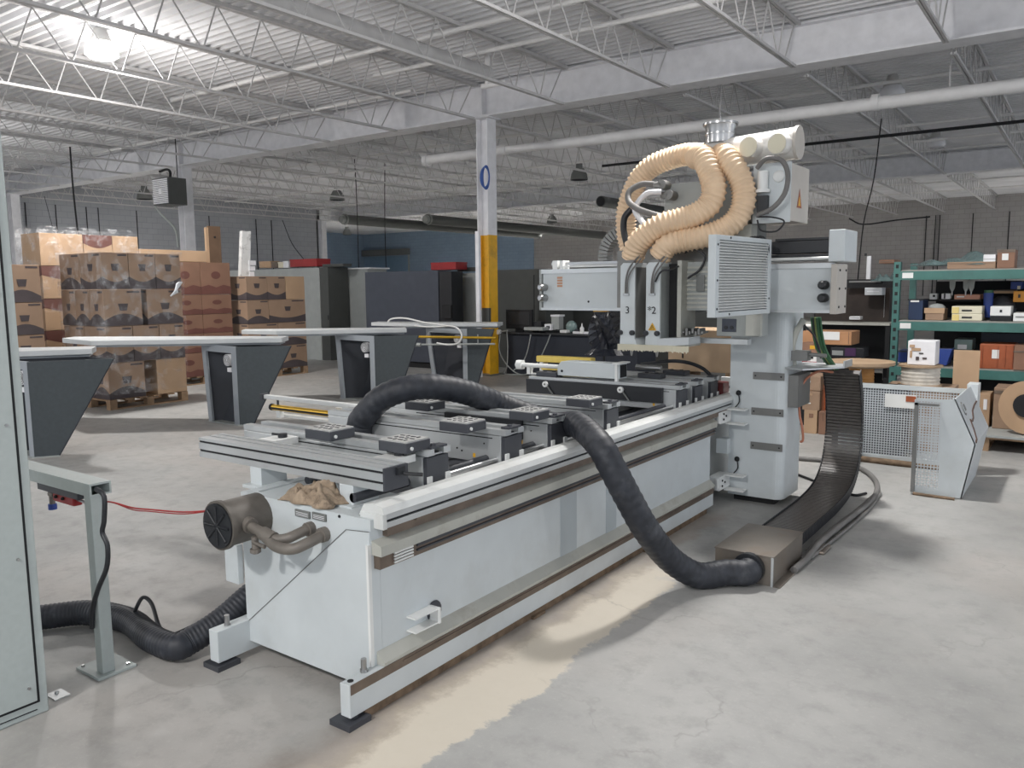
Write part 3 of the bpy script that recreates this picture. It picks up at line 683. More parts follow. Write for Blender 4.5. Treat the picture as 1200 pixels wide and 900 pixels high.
# low slide rails between the consoles, seen left
lb_ = thing('loading_bar', 'long pale loading bar with gold roller sticking out left of the consoles', 'loading bar', (-3.9, 3.43, .745))
bx(-4.48, -3.46, 3.40, 3.44, .868, .895).build('bar', MWW, lb_, bevel=.004)
MB().box(-4.50,-4.47,3.39,3.45,.862,.9).build('end_cap', MDK, lb_)
MB().cyl((-4.40,3.42,.815),(-3.55,3.42,.815),.02,n=14).build('gold_roller', MGOLD, lb_)
MB().cyl((-4.42,3.42,.815),(-4.40,3.42,.815),.023,n=14).box(-4.41,-3.6,3.398,3.402,.806,.818).build('roller_stripe', MBLK2, lb_)
MB().box(-4.36,-4.32,3.41,3.44,.75,.797).box(-4.40,-3.3,3.45,3.5,.75,.765).box(-3.85,-3.46,3.47,3.50,.77,.85).build('mount', MWW, lb_)
MB().cyl((-4.35,3.42,.835),(-4.35,3.42,.868),.008,n=6).cyl((-3.7,3.42,.835),(-3.7,3.42,.868),.008,n=6).build('hanger', MDK, lb_)
lb2 = thing('loading_bar', 'white loading bar with hexagonal white end beside the yellow rollers, far group', 'loading bar', (-3.4, 5.2, .9))
MB().tube([(-3.66,5.2,.985),(-3.61,5.2,.985)], .04, 6).tube([(-3.61,5.2,.985),(-3.245,5.2,.985)], .017, 8).build('bar', MWW, lb2)
MB().box(-3.56,-3.53,5.18,5.22,.916,.97).box(-3.56,-3.26,5.185,5.215,.916,.925).build('bracket', MWW, lb2)
yr = thing('yellow_roller_pair', 'two bright yellow roller covers behind the grey clamp cylinder', 'roller', (-3.4, 5.5, .915))
MB().box(-3.66,-3.15,5.46,5.54,.985,1.035).build('upper_cover', mat('pale_yellow_cover', c(236,208,104), .45), yr, bevel=.008)
MB().box(-3.60,-3.2,5.44,5.50,.925,.955).build('lower_cover', mat('pale_yellow_cover', c(236,208,104), .45), yr, bevel=.006)
MB().box(-3.62,-3.59,5.45,5.53,.915,.985).box(-3.2,-3.17,5.45,5.53,.915,.985).build('mount', MWW, yr)
gc = thing('clamp_cylinder', 'grey box-shaped side clamp with white rounded end lying on the far consoles', 'clamp', (-2.95, 5.16, .93))
MB().prism([(-3.24,.93),(-3.24,1.0),(-3.21,1.035),(-3.14,1.04),(-2.72,1.04),(-2.72,.93)], 'Y', 5.12, 5.24).build('housing', MW, gc, bevel=.004)
MB().box(-2.72,-2.715,5.135,5.225,.94,1.03).build('open_end', MBLK2, gc)
MB().box(-2.745,-2.725,5.10,5.12,.90,1.04).box(-2.76,-2.70,5.09,5.25,1.038,1.048).build('end_bracket', MWW, gc)
MB().cyl((-3.2,5.117,.965),(-3.2,5.12,.965),.01,n=10).build('bolt', MBLK2, gc)
MB().cyl((-2.7,5.35,1.0),(-2.5,5.35,1.0),.02,n=10).build('piston_rod', MSTEEL, gc)
rc = thing('red_coupling_block', 'small dark red block with black hose loop at the console ends by the gantry', 'block', (-2.27,5.9,.75))
bx(-2.36,-2.22,5.83,5.95,.76,.86).build('block_body', mat('dark_red_block', c(96,38,38), .5), rc, bevel=.004)
MB().tube(smooth([(-2.9,5.82,.97),(-2.6,5.82,1.01),(-2.4,5.83,.97),(-2.28,5.86,.86)],6),.014,8).build('black_hose', MBLK, rc)

# long black hose
pts = [(-3.16,3.02,.70), at(421,500,Y=3.03), at(430,484,Y=3.04), at(447,467,Y=3.07), at(470,457,Y=3.12), at(500,453,Y=3.22), at(535,457,Y=3.40), at(562,465,Y=3.56), at(588,475,Y=3.72), (-2.58,3.82,.85), (-2.46,3.83,.818), (-2.33,3.76,.838), (-2.16,3.62,.868),
       at(702,521,Y=3.46), at(718,549,Y=3.44), at(737,585,Y=3.48), at(757,620,Y=3.56), at(785,655,Y=3.76), at(818,676,Y=3.92), at(850,680,Y=4.04), at(875,672,Y=4.10), (-1.415,4.15,.085)]
pts = [Vector(p_) for p_ in pts]
for p_ in pts: p_.z = max(p_.z, .074)
sp = resample(smooth(pts, 14), .010)
tag(MB().tube(sp, lambda t: .069+.0015*math.sin(t*len(sp)*1.4), 22).build('vacuum_hose', MHOSE), 'thick black hose arching over the consoles and down to the floor box', 'hose')
# floor junction box
jb = thing('floor_junction_box', 'stained galvanised metal box on the floor where the black hose ends', 'box', (-1.45, 4.45, 0))
bx(-1.61, -1.292, 4.162, 4.70, 0, .158).build('box_body', MGALV, jb, bevel=.002)
bx(-1.614, -1.288, 4.158, 4.70, .158, .163).build('lid', MGALV, jb)
bx(-1.293, -1.25, 4.16, 4.72, 0, .006).build('floor_flange', MGALV, jb)
bx(-1.30, -1.289, 4.155, 4.166, 0, .16).build('corner_angle', MALU, jb)
MB().tube([(-1.415,4.13,.085),(-1.415,4.164,.085)], .083, 24).build('hose_collar', MBLK, jb)
ncl = bx(-1.70,-1.612,4.16,4.30,0,.004); ncl.box(-1.62,-1.612,4.17,4.2,0,.07).build('side_tab', MGALV, jb)

# ------------------------------------------------ drag chain
path = smooth([(0,4.70,.075),(0,5.2,.075),(0,5.7,.08),(0,6.05,.13),(0,6.25,.27),(0,6.32,.5),(0,6.27,.75),(0,6.15,.98)], 20)
path = resample(path, .026)
dc = thing('cable_drag_chain', 'wide black ribbed cable chain rising from the floor box to the gantry', 'cable chain', (-1.45, 5.5, 0))
lk = MB(); sdl = MB(); sdr = MB()
for i in range(len(path)-1):
    a, b = path[i], path[i+1]; t_ = (b-a).normalized(); nrm = Vector((0,-t_.z,t_.y))
    xl, xr = -1.585, -1.335
    if a.z > .3: k_ = min(1, (a.z-.3)/.6); xl += .01*k_; xr += .0
    g_ = .003
    A1 = a+t_*g_; B1 = b-t_*g_
    for (x0, x1, hh, mb) in ((xl, xr, .022, lk), (xl-.006, xl, .034, sdl), (xr, xr+.006, .034, sdr)):
        vs = []
        for q_ in (A1, B1):
            for sgn in (-1, 1):
                for xx in (x0, x1): vs.append((xx, q_.y+nrm.y*hh*sgn, q_.z+nrm.z*hh*sgn))
        mb.add(vs, [(0,1,3,2),(4,6,7,5),(0,4,5,1),(2,3,7,6),(0,2,6,4),(1,5,7,3)])
MCH = mat('chain_plastic', c(84, 80, 77), .36, var=.15, scale=30)
lk.build('ribbed_links', MCH, dc)
for q_ in (sdl, sdr): q_.build('side_plate', MBLK, dc)
# cables on the floor beside
def cable(pxs, z, r, mt, label, cat='cable', name='floor_cable'):
    pts = [at(x, y, Z=z) for x, y in pxs]
    return tag(MB().tube(smooth(pts,6), r, 9).build(name, mt), label, cat)
cable([(890,532),(935,537),(970,540),(1003,547),(1022,558),(1028,573),(1018,590),(990,612),(962,635),(945,655),(930,668)], .022, .020, MCAB, 'thick grey cable curving on the floor beside the chain, outer one')
cable([(905,545),(945,560),(975,572),(1000,580),(1015,578)], .012, .010, MBLK2, 'thin dark cable on the floor under the chain curve')
cable([(1024,580),(1005,597),(978,617),(955,637),(940,655)], .014, .011, MCAB, 'thin grey cable on the floor between chain and thick cable')
cable([(1032,578),(1018,597),(990,622),(965,642),(950,654)], .014, .010, MCAB, 'thin grey cable on the floor, outermost right of the chain')
tag(bx(-1.31,-1.20,4.83,5.0,0,.02).build('cable_sleeve', MGALV, bevel=.008), 'crumpled grey sleeve around the cables behind the floor box', 'sleeve')


# ================================================================== GANTRY
ga = thing('gantry', 'white gantry with column, cross beam, spindles and beige suction hoses over the bed', 'machine', (-1.9, 5.9, 0))
YC = 5.73
# column: rounded front right corner
cp = [(-2.13,YC),(-1.80,YC)]
for k in range(7):
    a = -PI/2+k*PI/12; cp.append((-1.80+.07*math.cos(a), YC+.07+.07*math.sin(a)))
cp += [(-1.73,6.12),(-2.13,6.12)]
MB().prism(cp, 'Z', .05, 1.40).build('column', MW, ga)
bx(-2.1,-1.8,5.78,6.05,0,.05).build('column_skid', MBLK2, ga)
for (x0,y0),(x1,y1) in (((883,435),(921,447)),((881,477),(919,489)),((880,517),(918,530))):
    A = at(x0,y0,Y=YC); Bq = at(x1,y1,Y=YC); 
    sp_ = bx(A.x, min(Bq.x,-1.735), YC-.008, YC, (A.z+Bq.z)/2-.026, (A.z+Bq.z)/2+.026).build('stop_plate', MDSTEEL, ga)
    for xx in (A.x+.018, min(Bq.x,-1.735)-.022): MB().cyl((xx,YC-.011,(A.z+Bq.z)/2),(xx,YC-.008,(A.z+Bq.z)/2),.006,n=8).build('bolt', MBLK2, sp_)
# side pocket and bracket for the chain
bx(-1.73,-1.66,5.80,6.10,.72,.95).build('side_box', MDSTEEL, ga)
bq = [at(923,441,Z=1.03), at(957,447,Z=1.03), at(992,437,Z=1.03), at(975,432,Z=1.03), at(930,432,Z=1.03)]
MB().quadpl([(-1.74,5.75,1.0),(-1.60,5.68,1.0),(-1.40,5.98,1.0),(-1.40,6.2,1.0),(-1.74,6.2,1.0)], (0,0,.012)).build('chain_bracket', MALU, ga)
MB().box(-1.405,-1.395,5.98,6.2,1.0,1.05).build('bracket_lip', MALU, ga)
# bracket blocks at the rail
def brk(z, name):
    b = MB().box(-2.20,-2.115,5.52,5.73,z,z+.10).box(-2.14,-2.12,5.50,5.52,z+.01,z+.09)
    o = b.build(name, MWW, ga, bevel=.004)
    for zz in (.095,-.012): bx(-2.12,-1.98,5.62,5.70,z+zz,z+zz+.01).build('wing_plate', MWW, o)
    kk = MB()
    for a_, b_ in ((.03,.03),(.03,.07),(.08,.05)): kk.cyl((-2.113,5.54+a_,z+b_),(-2.108,5.54+a_,z+b_),.008,n=8)
    kk.build('bolts', MBLK2, o)
    A = Vector((-2.08,5.70,z+.10)); Bv = Vector((-2.06,5.715,z+.21))
    MB().tube(smooth([A,(A+Bv)/2+Vector((.02,0,-.01)),Bv],4),.005,6).ball(Bv,.02).build('ball_lever', MBLK2, o)
brk(.60,'upper_rail_bracket'); brk(.11,'lower_rail_bracket')
bx(-2.2,-2.115,5.66,5.74,.36,.47).build('junction_plate', MW, ga, bevel=.003)
# beam
YB = 5.6; BZ0, BZ1 = 1.405, 1.725
bx(-3.68, -1.40, YB, 5.95, BZ0, BZ1).build('cross_beam', MW, ga, bevel=.003)
MB().box(-3.69,-1.39,YB-.012,YB,BZ0-.005,BZ0+.016).box(-3.69,-1.39,YB-.012,YB,BZ1-.03,BZ1+.005).build('beam_edge_strip', MALU, ga)
bx(-3.71,-3.685,YB-.01,5.96,BZ0-.006,BZ1+.006).build('left_end_plate', MGRY, ga)
MEP = mat('warm_side_tint', c(190,184,176), .5, var=.05)  # beige cast of light on right-facing sides put into the colour
ep = bx(-1.40,-1.36,YB-.06,5.80,1.395,1.72).build('right_end_plate', MEP, ga, bevel=.003)
for z in (1.44,1.56,1.68): MB().cyl((-1.36,5.60,z),(-1.355,5.60,z),.008,n=8).cyl((-1.36,5.76,z),(-1.355,5.76,z),.008,n=8).build('plate_bolt', MBLK2, ep)
eb2 = bx(-1.418,-1.318,YB-.07,5.86,1.735,1.94).build('end_housing', MW, ga, bevel=.005)
MB().box(-3.64,-1.45,5.66,5.70,1.765,1.785).box(-3.64,-1.45,5.86,5.88,1.75,1.77).box(-3.0,-2.75,5.6,5.62,1.735,1.75).build('top_linear_rail', MSTEEL, ga)
MB().box(-3.60,-3.555,5.62,5.72,1.725,1.80).box(-3.53,-3.50,5.62,5.72,1.725,1.80).build('rail_end_stop', MWW, ga)
MB().box(-3.5,-2.8,5.60,5.63,1.742,1.754).build('white_hose_guide', MWW, ga)
MB().box(-1.85,-1.42,5.62,5.85,1.80,1.88).box(-1.80,-1.42,5.64,5.85,1.885,1.9).box(-2.0,-1.42,5.60,5.85,1.75,1.79).build('cable_tray', MBLK, ga)
MB().tube([(-1.80,5.575,1.76),(-1.42,5.575,1.76)], .011, 8).build('white_air_pipe', MWW, ga)
for x in (-3.66, -1.45):
    for z in (1.50, 1.585):
        MB().tube([(x,YB-.0,z),(x,YB-.02,z),(x,YB-.07,z),(x,YB-.085,z)], lambda t: .03 if t < .7 else .018, 14).build('rubber_buffer', MBLK if x > -2 else MSTEEL, ga)
MB().cyl((-3.25,YB-.002,1.47),(-3.25,YB+.001,1.47),.009,n=12).build('beam_hole', MBLK2, ga)
A = at(653,325,Y=YB); 
stk = MB()
for k in range(4): stk.box(A.x, A.x+.05, YB-.002, YB, A.z-.012-.022*k, A.z+.004-.022*k)
stk.build('orange_sticker', mat('sticker_orange', c(196,150,120), .6), ga)
bx(-3.22,-3.12,5.62,5.7,1.39,1.405).build('yellow_foot', MYEL, ga)
# spindle housings
def spindle(x0, x1, num, dx, side):
    y0, y1 = 5.12, 5.30
    M_ = MB().prism([(x0,1.225),(x0,1.73),(x0+.02,1.75),(x1,1.75),(x1,1.225),(x1+.025,1.165),(x0-.005,1.165)], 'Y', y0, y1)
    h = M_.build('spindle_housing', MW, ga, bevel=.002)
    bx(x1, x1+.004, y0+.01, y1, 1.23, 1.72).build('side_cheek', MDSTEEL if side else MGRY, h)
    MB().tube(smooth([(x0+.045,y0-.012,1.54),(x0+.055,y0-.02,1.64),(x0+.08,y0-.015,1.72),(x0+.12,y0+.05,1.80)],5),.006,6).tube(smooth([(x0+.06,y0-.012,1.54),(x0+.068,y0-.02,1.63),(x0+.1,y0-.02,1.70),(x0+.16,y0,1.78)],5),.005,6).build('air_line', MCAB, h)
    bx(x0+.025,x0+.07,y0-.012,y0,1.525,1.54).build('air_fitting', MSTEEL, h)
    MB().cyl((x0+.005,y0-.02,1.265),(x0+.005,y0,1.265),.018,n=12).cyl((x1-.015,y0-.02,1.265),(x1-.015,y0,1.265),.018,n=12).build('round_knob', MBLK, h)
    text_mesh(num, .07, (x0+dx, y0-.003, 1.40), (1,0,0), (0,0,1), 'handwritten_number', MINK, h)
    MB().tube([((x0+x1)/2+.02,y0+.03,1.165),((x0+x1)/2+.02,y0+.03,1.10)], lambda t: .018 if t < .5 else .006, 8).build('tool_shank', MSTEEL, h)
    bx(x0+.02,x1-.02,y0+.02,y1-.02,1.75,1.77).build('top_cap', MDSTEEL, h)
    return h
spindle(at(727,340,Y=5.12).x,at(744,340,Y=5.12).x,'3', .04, True)
h2 = spindle(at(757,340,Y=5.12).x,at(773.5,340,Y=5.12).x,'*2', .015, False)
xw_ = at(765,340,Y=5.12).x
w_ = MB().prism([(xw_-.03,1.285),(xw_+.03,1.285),(xw_,1.337)], 'Y', 5.114, 5.12).build('warning_triangle', MYEL, h2)
MB().prism([(xw_-.020,1.290),(xw_+.020,1.290),(xw_,1.325)], 'Y', 5.1135, 5.114).build('triangle_border', MINK, w_)
MB().prism([(xw_-.014,1.293),(xw_+.014,1.293),(xw_,1.317)], 'Y', 5.113, 5.1135).build('triangle_field', MYEL, w_)
MB().prism([(xw_-.003,1.296),(xw_+.003,1.300),(xw_+.002,1.311),(xw_-.003,1.305)], 'Y', 5.1125, 5.113).build('hazard_symbol', MINK, w_)
# grey corrugated side of spindle 2, black void, carriage, vent, brush
cs = MB(); 
for k in range(24): cs.box(-2.423,-2.413,5.15,5.29,1.24+.02*k,1.253+.02*k)
cs.box(-2.425,-2.415,5.15,5.29,1.23,1.73).build('ribbed_side', MGRY, ga)
bx(-2.41,-2.32,5.26,5.42,1.2,1.74).build('dark_recess', MBLK2, ga)
MB().box(-2.32,-2.29,5.20,5.45,1.20,1.76).box(-2.42,-2.25,5.18,5.45,1.17,1.22).build('carriage_plate', MLEDGE, ga)
bx(-2.9,-2.0,5.42,5.6,1.43,1.85).build('carriage', MDSTEEL, ga)
vt = MB().box(-2.30,-2.06,5.30,5.42,1.42,1.75)
vt.build('motor_vent_box', MGRY, ga)
vs_ = MB()
for k in range(10): vs_.box(-2.295,-2.065,5.292,5.30,1.435+.03*k,1.448+.03*k)
vs_.build('vent_slats', MLEDGE, ga)
bx(-2.22,-2.16,5.285,5.292,1.55,1.66).build('vent_window', MGRY2, ga)
br = MB().box(-2.72,-2.19,5.10,5.108,1.145,1.185)
random.seed(3)
for k in range(70):
    x = -2.72+.53*k/70; br.box(x, x+.006, 5.094, 5.10, 1.135+random.random()*.012, 1.185)
br.build('brush_curtain', MCREAM, ga)
MB().prism([(-2.42,1.175),(-2.19,1.195),(-2.19,1.245),(-2.42,1.23)], 'Y', 5.105, 5.30).build('skirt_frame', MALU, ga)
mc = MB()
for k in range(9): mc.box(-2.33+.022*k,-2.315+.022*k,5.22,5.32,1.25+.008*(k%3),1.28+.02*(k%2))
mc.build('drill_block', MDSTEEL, ga)
MB().cyl((-2.36,5.20,1.2),(-2.36,5.20,1.14),.012,n=8).build('drill_bit', MSTEEL, ga)
# lower box under the louvre
lbx = MB().box(-2.12,-1.82,5.42,5.60,1.24,1.40); lbx.build('lower_housing', MGRY, ga, bevel=.003)
MB().box(-2.28,-1.88,5.36,5.44,1.19,1.225).build('lower_bar', MALU, ga)
MB().box(-2.08,-1.98,5.415,5.42,1.27,1.36).build('window_panel', MNAVY, ga)
MB().cyl((-2.05,5.41,1.3),(-2.05,5.42,1.3),.014,n=10).cyl((-2.01,5.41,1.3),(-2.01,5.42,1.3),.014,n=10).build('sockets', MBLK, ga)
MB().box(-1.90,-1.80,5.38,5.42,1.25,1.42).build('post_section', MLEDGE, ga)
# louvred guard
G0 = Vector((-1.83,4.62,0)); G1 = Vector((-1.775,5.46,0)); gd = (G1-G0).normalized(); gn = Vector((gd.y,-gd.x,0))
def gbox(mb, s0, s1, n0, n1, z0, z1):
    vs = []
    for z in (z0, z1):
        for (s_, n_) in ((s0,n0),(s1,n0),(s1,n1),(s0,n1)): q_ = G0+gd*s_+gn*n_; vs.append((q_.x,q_.y,z))
    mb.add(vs, [(0,3,2,1),(4,5,6,7),(0,1,5,4),(1,2,6,5),(2,3,7,6),(3,0,4,7)])
LG = (G1-G0).length
fm = MB(); gbox(fm,0,.05,-.04,.01,1.40,1.888); gbox(fm,LG-.05,LG,-.04,.01,1.40,1.888); gbox(fm,.05,LG-.05,-.04,.01,1.40,1.43); gbox(fm,.05,LG-.05,-.04,.01,1.86,1.888); gbox(fm,.05,LG-.05,-.04,-.035,1.43,1.86)
fmo = fm.build('louvre_frame', MW, ga, bevel=.002)
for k in range(25):
    z = 1.437+.017*k; sl = MB()
    vs = []
    for s_ in (.05, LG-.05):
        for n_, zz in ((-.015,z+.012),(.008,z),(.008,z+.004),(-.015,z+.016)):
            q_ = G0+gd*s_+gn*n_; vs.append((q_.x,q_.y,zz))
    sl.add(vs, [(0,1,2,3),(7,6,5,4),(0,4,5,1),(1,5,6,2),(2,6,7,3),(3,7,4,0)])
    sl.build('slat', MWW, fmo)
kk = MB()
for s_, z in ((.025,1.45),(.025,1.62),(.025,1.83),(LG-.025,1.5),(.2,1.415),(.2,1.875)):
    q_ = G0+gd*s_+gn*.01; kk.cyl((q_.x,q_.y,z), (q_.x+gn.x*.003,q_.y+gn.y*.003,z), .007, n=8)
kk.build('frame_screws', MBLK2, fmo)
ma = MB(); gbox(ma, LG-.1, LG+.02, -.16, -.04, 1.50, 1.58); ma.build('guard_arm', MGRY, ga)
# upper structure
bx(-2.62,-1.92,5.62,5.9,2.02,2.33).build('upper_head_box', MGRY, ga, bevel=.004)
bx(-2.55,-1.95,5.60,5.64,1.93,2.0).build('upper_bar', MALU, ga)
bx(-2.5,-1.95,5.66,5.9,1.72,2.02).build('upper_riser', MGRY2, ga)
bx(-2.10,-1.92,5.5,5.62,1.74,2.0).build('hose_post', MLEDGE, ga)
ccx = bx(-1.905,-1.665,5.50,5.92,2.01,2.385).build('electrical_cabinet', MEP, ga, bevel=.004)
bx(-1.912,-1.66,5.49,5.50,2.0,2.39).build('cabinet_face', MW, ccx)
def tri(y, z, s, mb): mb.add([(-1.664,y-s,z-s),(-1.664,y+s,z-s),(-1.664,y,z+1.3*s),(-1.6625,y-s,z-s),(-1.6625,y+s,z-s),(-1.6625,y,z+1.3*s)], [(0,1,2),(3,5,4),(0,3,4,1),(1,4,5,2),(2,5,3,0)])
tm = MB(); tri(5.70,2.16,.055,tm); wt = tm.build('warning_triangle', MORG, ccx)
tm = MB(); tm.add([(-1.6622,5.672,2.118),(-1.6622,5.728,2.118),(-1.6622,5.70,2.185)], [(0,1,2)]); tm.build('triangle_field', MYEL, wt)
MB().tube([(-1.84,5.47,2.22),(-1.84,5.47,2.34)], .035, 16).tube([(-1.84,5.47,2.2),(-1.84,5.47,2.22)], .05, 16).build('air_regulator', MWW, ccx)
MB().ball((-1.74,5.485,2.30),.04,12,(1,.3,1)).build('gauge', MWW, ccx)
MB().box(-1.87,-1.80,5.45,5.49,2.06,2.18).build('valve_block', MBLK, ccx)
MB().tube(smooth([(-1.87,5.44,2.36),(-1.80,5.41,2.41),(-1.70,5.40,2.39),(-1.655,5.40,2.30),(-1.67,5.40,2.18),(-1.75,5.41,2.09),(-1.86,5.43,2.05)],6),.016,10).build('grey_hose_loop', MCAB, ccx)
MB().tube(smooth([(-1.86,5.43,2.04),(-1.75,5.40,2.03),(-1.67,5.40,2.0),(-1.72,5.41,1.94),(-1.83,5.43,1.95),(-1.86,5.44,2.02)],6),.006,6).build('thin_cable_loop', MBLK, ccx)
cl = MB()
for k in range(4): 
    cx, cz, rr = -1.89+.02*k, 1.86-.012*k, .05+.012*k
    cl.tube([(cx+rr*math.cos(a*PI/8)*.7, 5.44-.008*k, cz+rr*math.sin(a*PI/8)) for a in range(17)], .007, 6)
cl.build('coiled_cables', MBLK, ga)
# manifold
mf = MB(); MZ = 2.525; MY = 5.62
mf.tube([(-2.28,MY,MZ-.03),(-1.66,MY,MZ)], .104, 28); mfo = mf.build('suction_manifold', MALU, ga)
MFW = mat('manifold_white', c(226,224,220), .35, .1, .04); mfo.data.materials[0] = MFW
MB().tube([(-1.668,MY,MZ),(-1.648,MY,MZ)], .11, 28).build('end_flange', MEP, mfo)
for x in (-1.915,-1.725):
    MB().tube([(x,MY-.04,MZ-.01),(x-.02,MY-.175,MZ-.02)], .066, 20).build('stub_pipe', MFW, mfo)
    MB().tube([(x-.02,MY-.175,MZ-.02),(x-.021,MY-.18,MZ-.02)], .064, 20).build('stub_cap', MCREAM, mfo)
ck = MB().tube([(-2.20,MY,2.58),(-2.20,MY,2.66),(-2.20,MY,2.70)], lambda t: .098 if t < .9 else .108, 24)
ck.tube([(-2.20,MY,2.635),(-2.20,MY,2.647)], .104, 24).tube([(-2.20,MY,2.70),(-2.20,MY,2.715)], .122, 24, True)
ck.tube([(-2.20,MY,2.715),(-2.20,MY,2.76)], .004, 5).build('metal_collar', MSTEEL, mfo)
# beige ribbed hoses
def ribbed(pts, r, name):
    sp = resample(smooth(pts, 14), .0052); n = len(sp)
    L_ = n*.0052
    return MB().tube(sp, lambda t: r+.013*(1-abs(math.sin(t*L_/.031*PI)))-.004, 24).build(name, MBEI, ga)
A = lambda x, y, Y: at(x, y, Y=Y)
ribbed([A(816,184,5.60),A(824,184,5.46),A(829,194,5.40),A(834,208,5.38),A(837,223,5.36),A(831,240,5.34),A(814,252,5.30),A(795,258,5.26),A(775,264,5.22),A(758,275,5.20),A(746,288,5.20),A(741,303,5.22)], .078, 'ribbed_suction_hose')
ribbed([A(843,182,5.60),A(850,183,5.48),A(857,192,5.44),A(865,204,5.43),A(871,221,5.43),A(871,240,5.42),A(862,258,5.40),A(845,270,5.36),A(822,278,5.30),A(800,282,5.26),A(782,288,5.22),A(772,302,5.22)], .076, 'ribbed_suction_hose')
ribbed([A(826,182,5.66),A(806,181,5.72),A(785,186,5.74),A(764,195,5.74),A(749,210,5.75),A(739,230,5.76),A(734,250,5.78),A(734,272,5.8),A(738,292,5.8)], .076, 'ribbed_suction_hose')
for nm, pts, r, mt in (('grey_loop_hose', [(766,216,5.45),(752,216,5.42),(738,224,5.38),(737,236,5.34),(748,245,5.28),(768,252,5.22),(785,255,5.3)], .022, MCAB),
                   ('grey_loop_hose', [(775,225,5.5),(760,226,5.46),(750,234,5.42),(744,246,5.40),(751,258,5.36),(760,268,5.3)], .02, MWHT),
                   ('black_loop_hose', [(740,245,5.5),(732,255,5.48),(731,270,5.46),(735,288,5.44)], .024, MBLK),
                   ('black_loop_hose', [(790,250,5.5),(782,262,5.45),(777,280,5.4),(765,300,5.3)], .012, MBLK),
                   ('black_loop_hose', [(803,296,5.3),(812,292,5.28),(826,300,5.28),(820,316,5.28),(806,326,5.24)], .008, MBLK),
                   ('black_loop_hose', [(768,330,5.1),(775,318,5.08),(786,316,5.1),(795,312,5.2)], .006, MBLK)):
    MB().tube(smooth([A(*q_) for q_ in pts],7), r, 12).build(nm, mt, ga)
for x, y in ((838,0),):
    pass
for q_ in ((779,217),(787,229)):
    a = A(q_[0],q_[1],5.58); MB().cyl((a.x,5.52,a.z),(a.x,5.62,a.z),.035,n=14).cyl((a.x-.06,5.54,a.z),(a.x-.01,5.54,a.z),.025,n=12).build('cable_gland', MDSTEEL, ga)
# ribbed half round chain behind
arc = MB(); R_ = .26; c0 = A(737,292,6.0)
for k in range(15):
    a0 = PI*.42+k*PI/22; a1 = a0+PI/30
    vs = []
    for yy in (5.95,6.05):
        for rr, aa in ((R_,a0),(R_,a1),(R_-.085,a1),(R_-.085,a0)): vs.append((c0.x+rr*math.cos(aa), yy, c0.z-.06+rr*math.sin(aa)))
    arc.add(vs, [(0,1,2,3),(7,6,5,4),(0,4,5,1),(1,5,6,2),(2,6,7,3),(3,7,4,0)])
arc.build('upper_cable_chain', MDSTEEL, ga)
# cable bundle green/yellow, orange tube, beige tube
for k, (dx, mt) in enumerate(((0,MGRN),(4,MYGC),(7,MGRN),(2,MBLK),(10,MGRN),(6,MGRN))):
    MB().tube(smooth([A(951+dx,372,6.0),A(953+dx,390,6.02),A(957+dx,408,6.04),A(966+dx*.8,422,6.06),A(976+dx*.6,433,6.1)],6), .009, 8).build('green_cable', mt, ga)
MB().tube(smooth([A(976,436,6.1),A(960,435,6.0),A(945,444,5.95),A(937,460,5.92),A(937,485,5.9),A(940,500,5.9),A(941,515,5.9),A(938,518,5.9)],6), .009, 8).build('orange_tube', MORGC, ga)
MB().tube(smooth([A(942,374,5.9),A(932,392,5.9),A(928,412,5.9),A(931,432,5.92)],6), .022, 10).build('beige_elbow_pipe', MLEDGE, ga)
MB().box(-1.73,-1.62,5.85,5.95,1.05,1.12).cyl((-1.72,5.9,1.1),(-1.5,5.9,1.09),.014,n=8).build('pipe_fitting', MDSTEEL, ga)
MB().tube(smooth([A(942,381,5.9),A(953,392,5.92),A(960,408,5.95),A(962,420,5.95)],5), .007, 8).build('black_cable', MBLK, ga)

# crate on the far end of the bed
wc = thing('wooden_crate', 'plain light wooden box standing on the far end of the machine bed', 'crate', (-2.6,6.6,.66))
bx(-2.93,-2.30,6.4,6.85,.87,1.22).build('box_body', MPLY, wc, bevel=.003)
for q_ in (-2.9,-2.42): bx(q_,q_+.1,6.4,6.8,.66,.87).build('runner', MWOOD, wc)
bx(-2.80,-2.79,6.39,6.40,.98,1.02).build('hand_hole', MBLK2, wc)
lbw = bx(-2.42,-2.25,6.30,6.34,.74,.85); tag(lbw.build('paper_label_card', MWW), 'small white printed card below the wooden box by the gantry', 'card')

# ================================================================== PERFORATED GUARD
gu = thing('perforated_guard', 'white sheet metal guard with perforated screens and folded corner standing on the floor', 'guard', (-1.2, 7.2, 0))
cs_ = [(-.70,.01),(-.63,.42),(-.775,.745)]
YF = 6.66; YBk = 7.72
# front panel polygon with frame opening
MB().quadpl([(-.86,YF,.012),(-.70,YF,.01),(-.63,YF,.42),(-.775,YF,.745),(-.86,YF,.735)], (0,.006,0)).build('front_panel', MW, gu)
MB().box(-1.045,-1.03,YF,YF+.02,.01,.72).box(-1.03,-.86,YF,YF+.006,.01,.06).box(-1.03,-.86,YF,YF+.006,.715,.735).build('front_frame', MW, gu)
bx(-1.03,-.86,YF+.002,YF+.004,.06,.715).build('front_screen', MPERF, gu)
MB().box(-1.04,-1.015,YF-.03,YF,.02,.70).box(-1.04,-.88,YF-.03,YF,.685,.70).build('door_edge', MDSTEEL, gu)
sd = MB()
prof = cs_
for (xa, za), (xb, zb) in zip(prof[:-1], prof[1:]):
    y1a = 7.60 if za < .3 else 7.70
    sd.quadpl([(xa,YF,za),(xb,YF,zb),(xb,7.55,zb),(xa,7.55,za)], (-.008,0,0))
sdo = sd.build('side_panel', mat('guard_side_paint', c(186,190,192), .5, var=.05), gu)
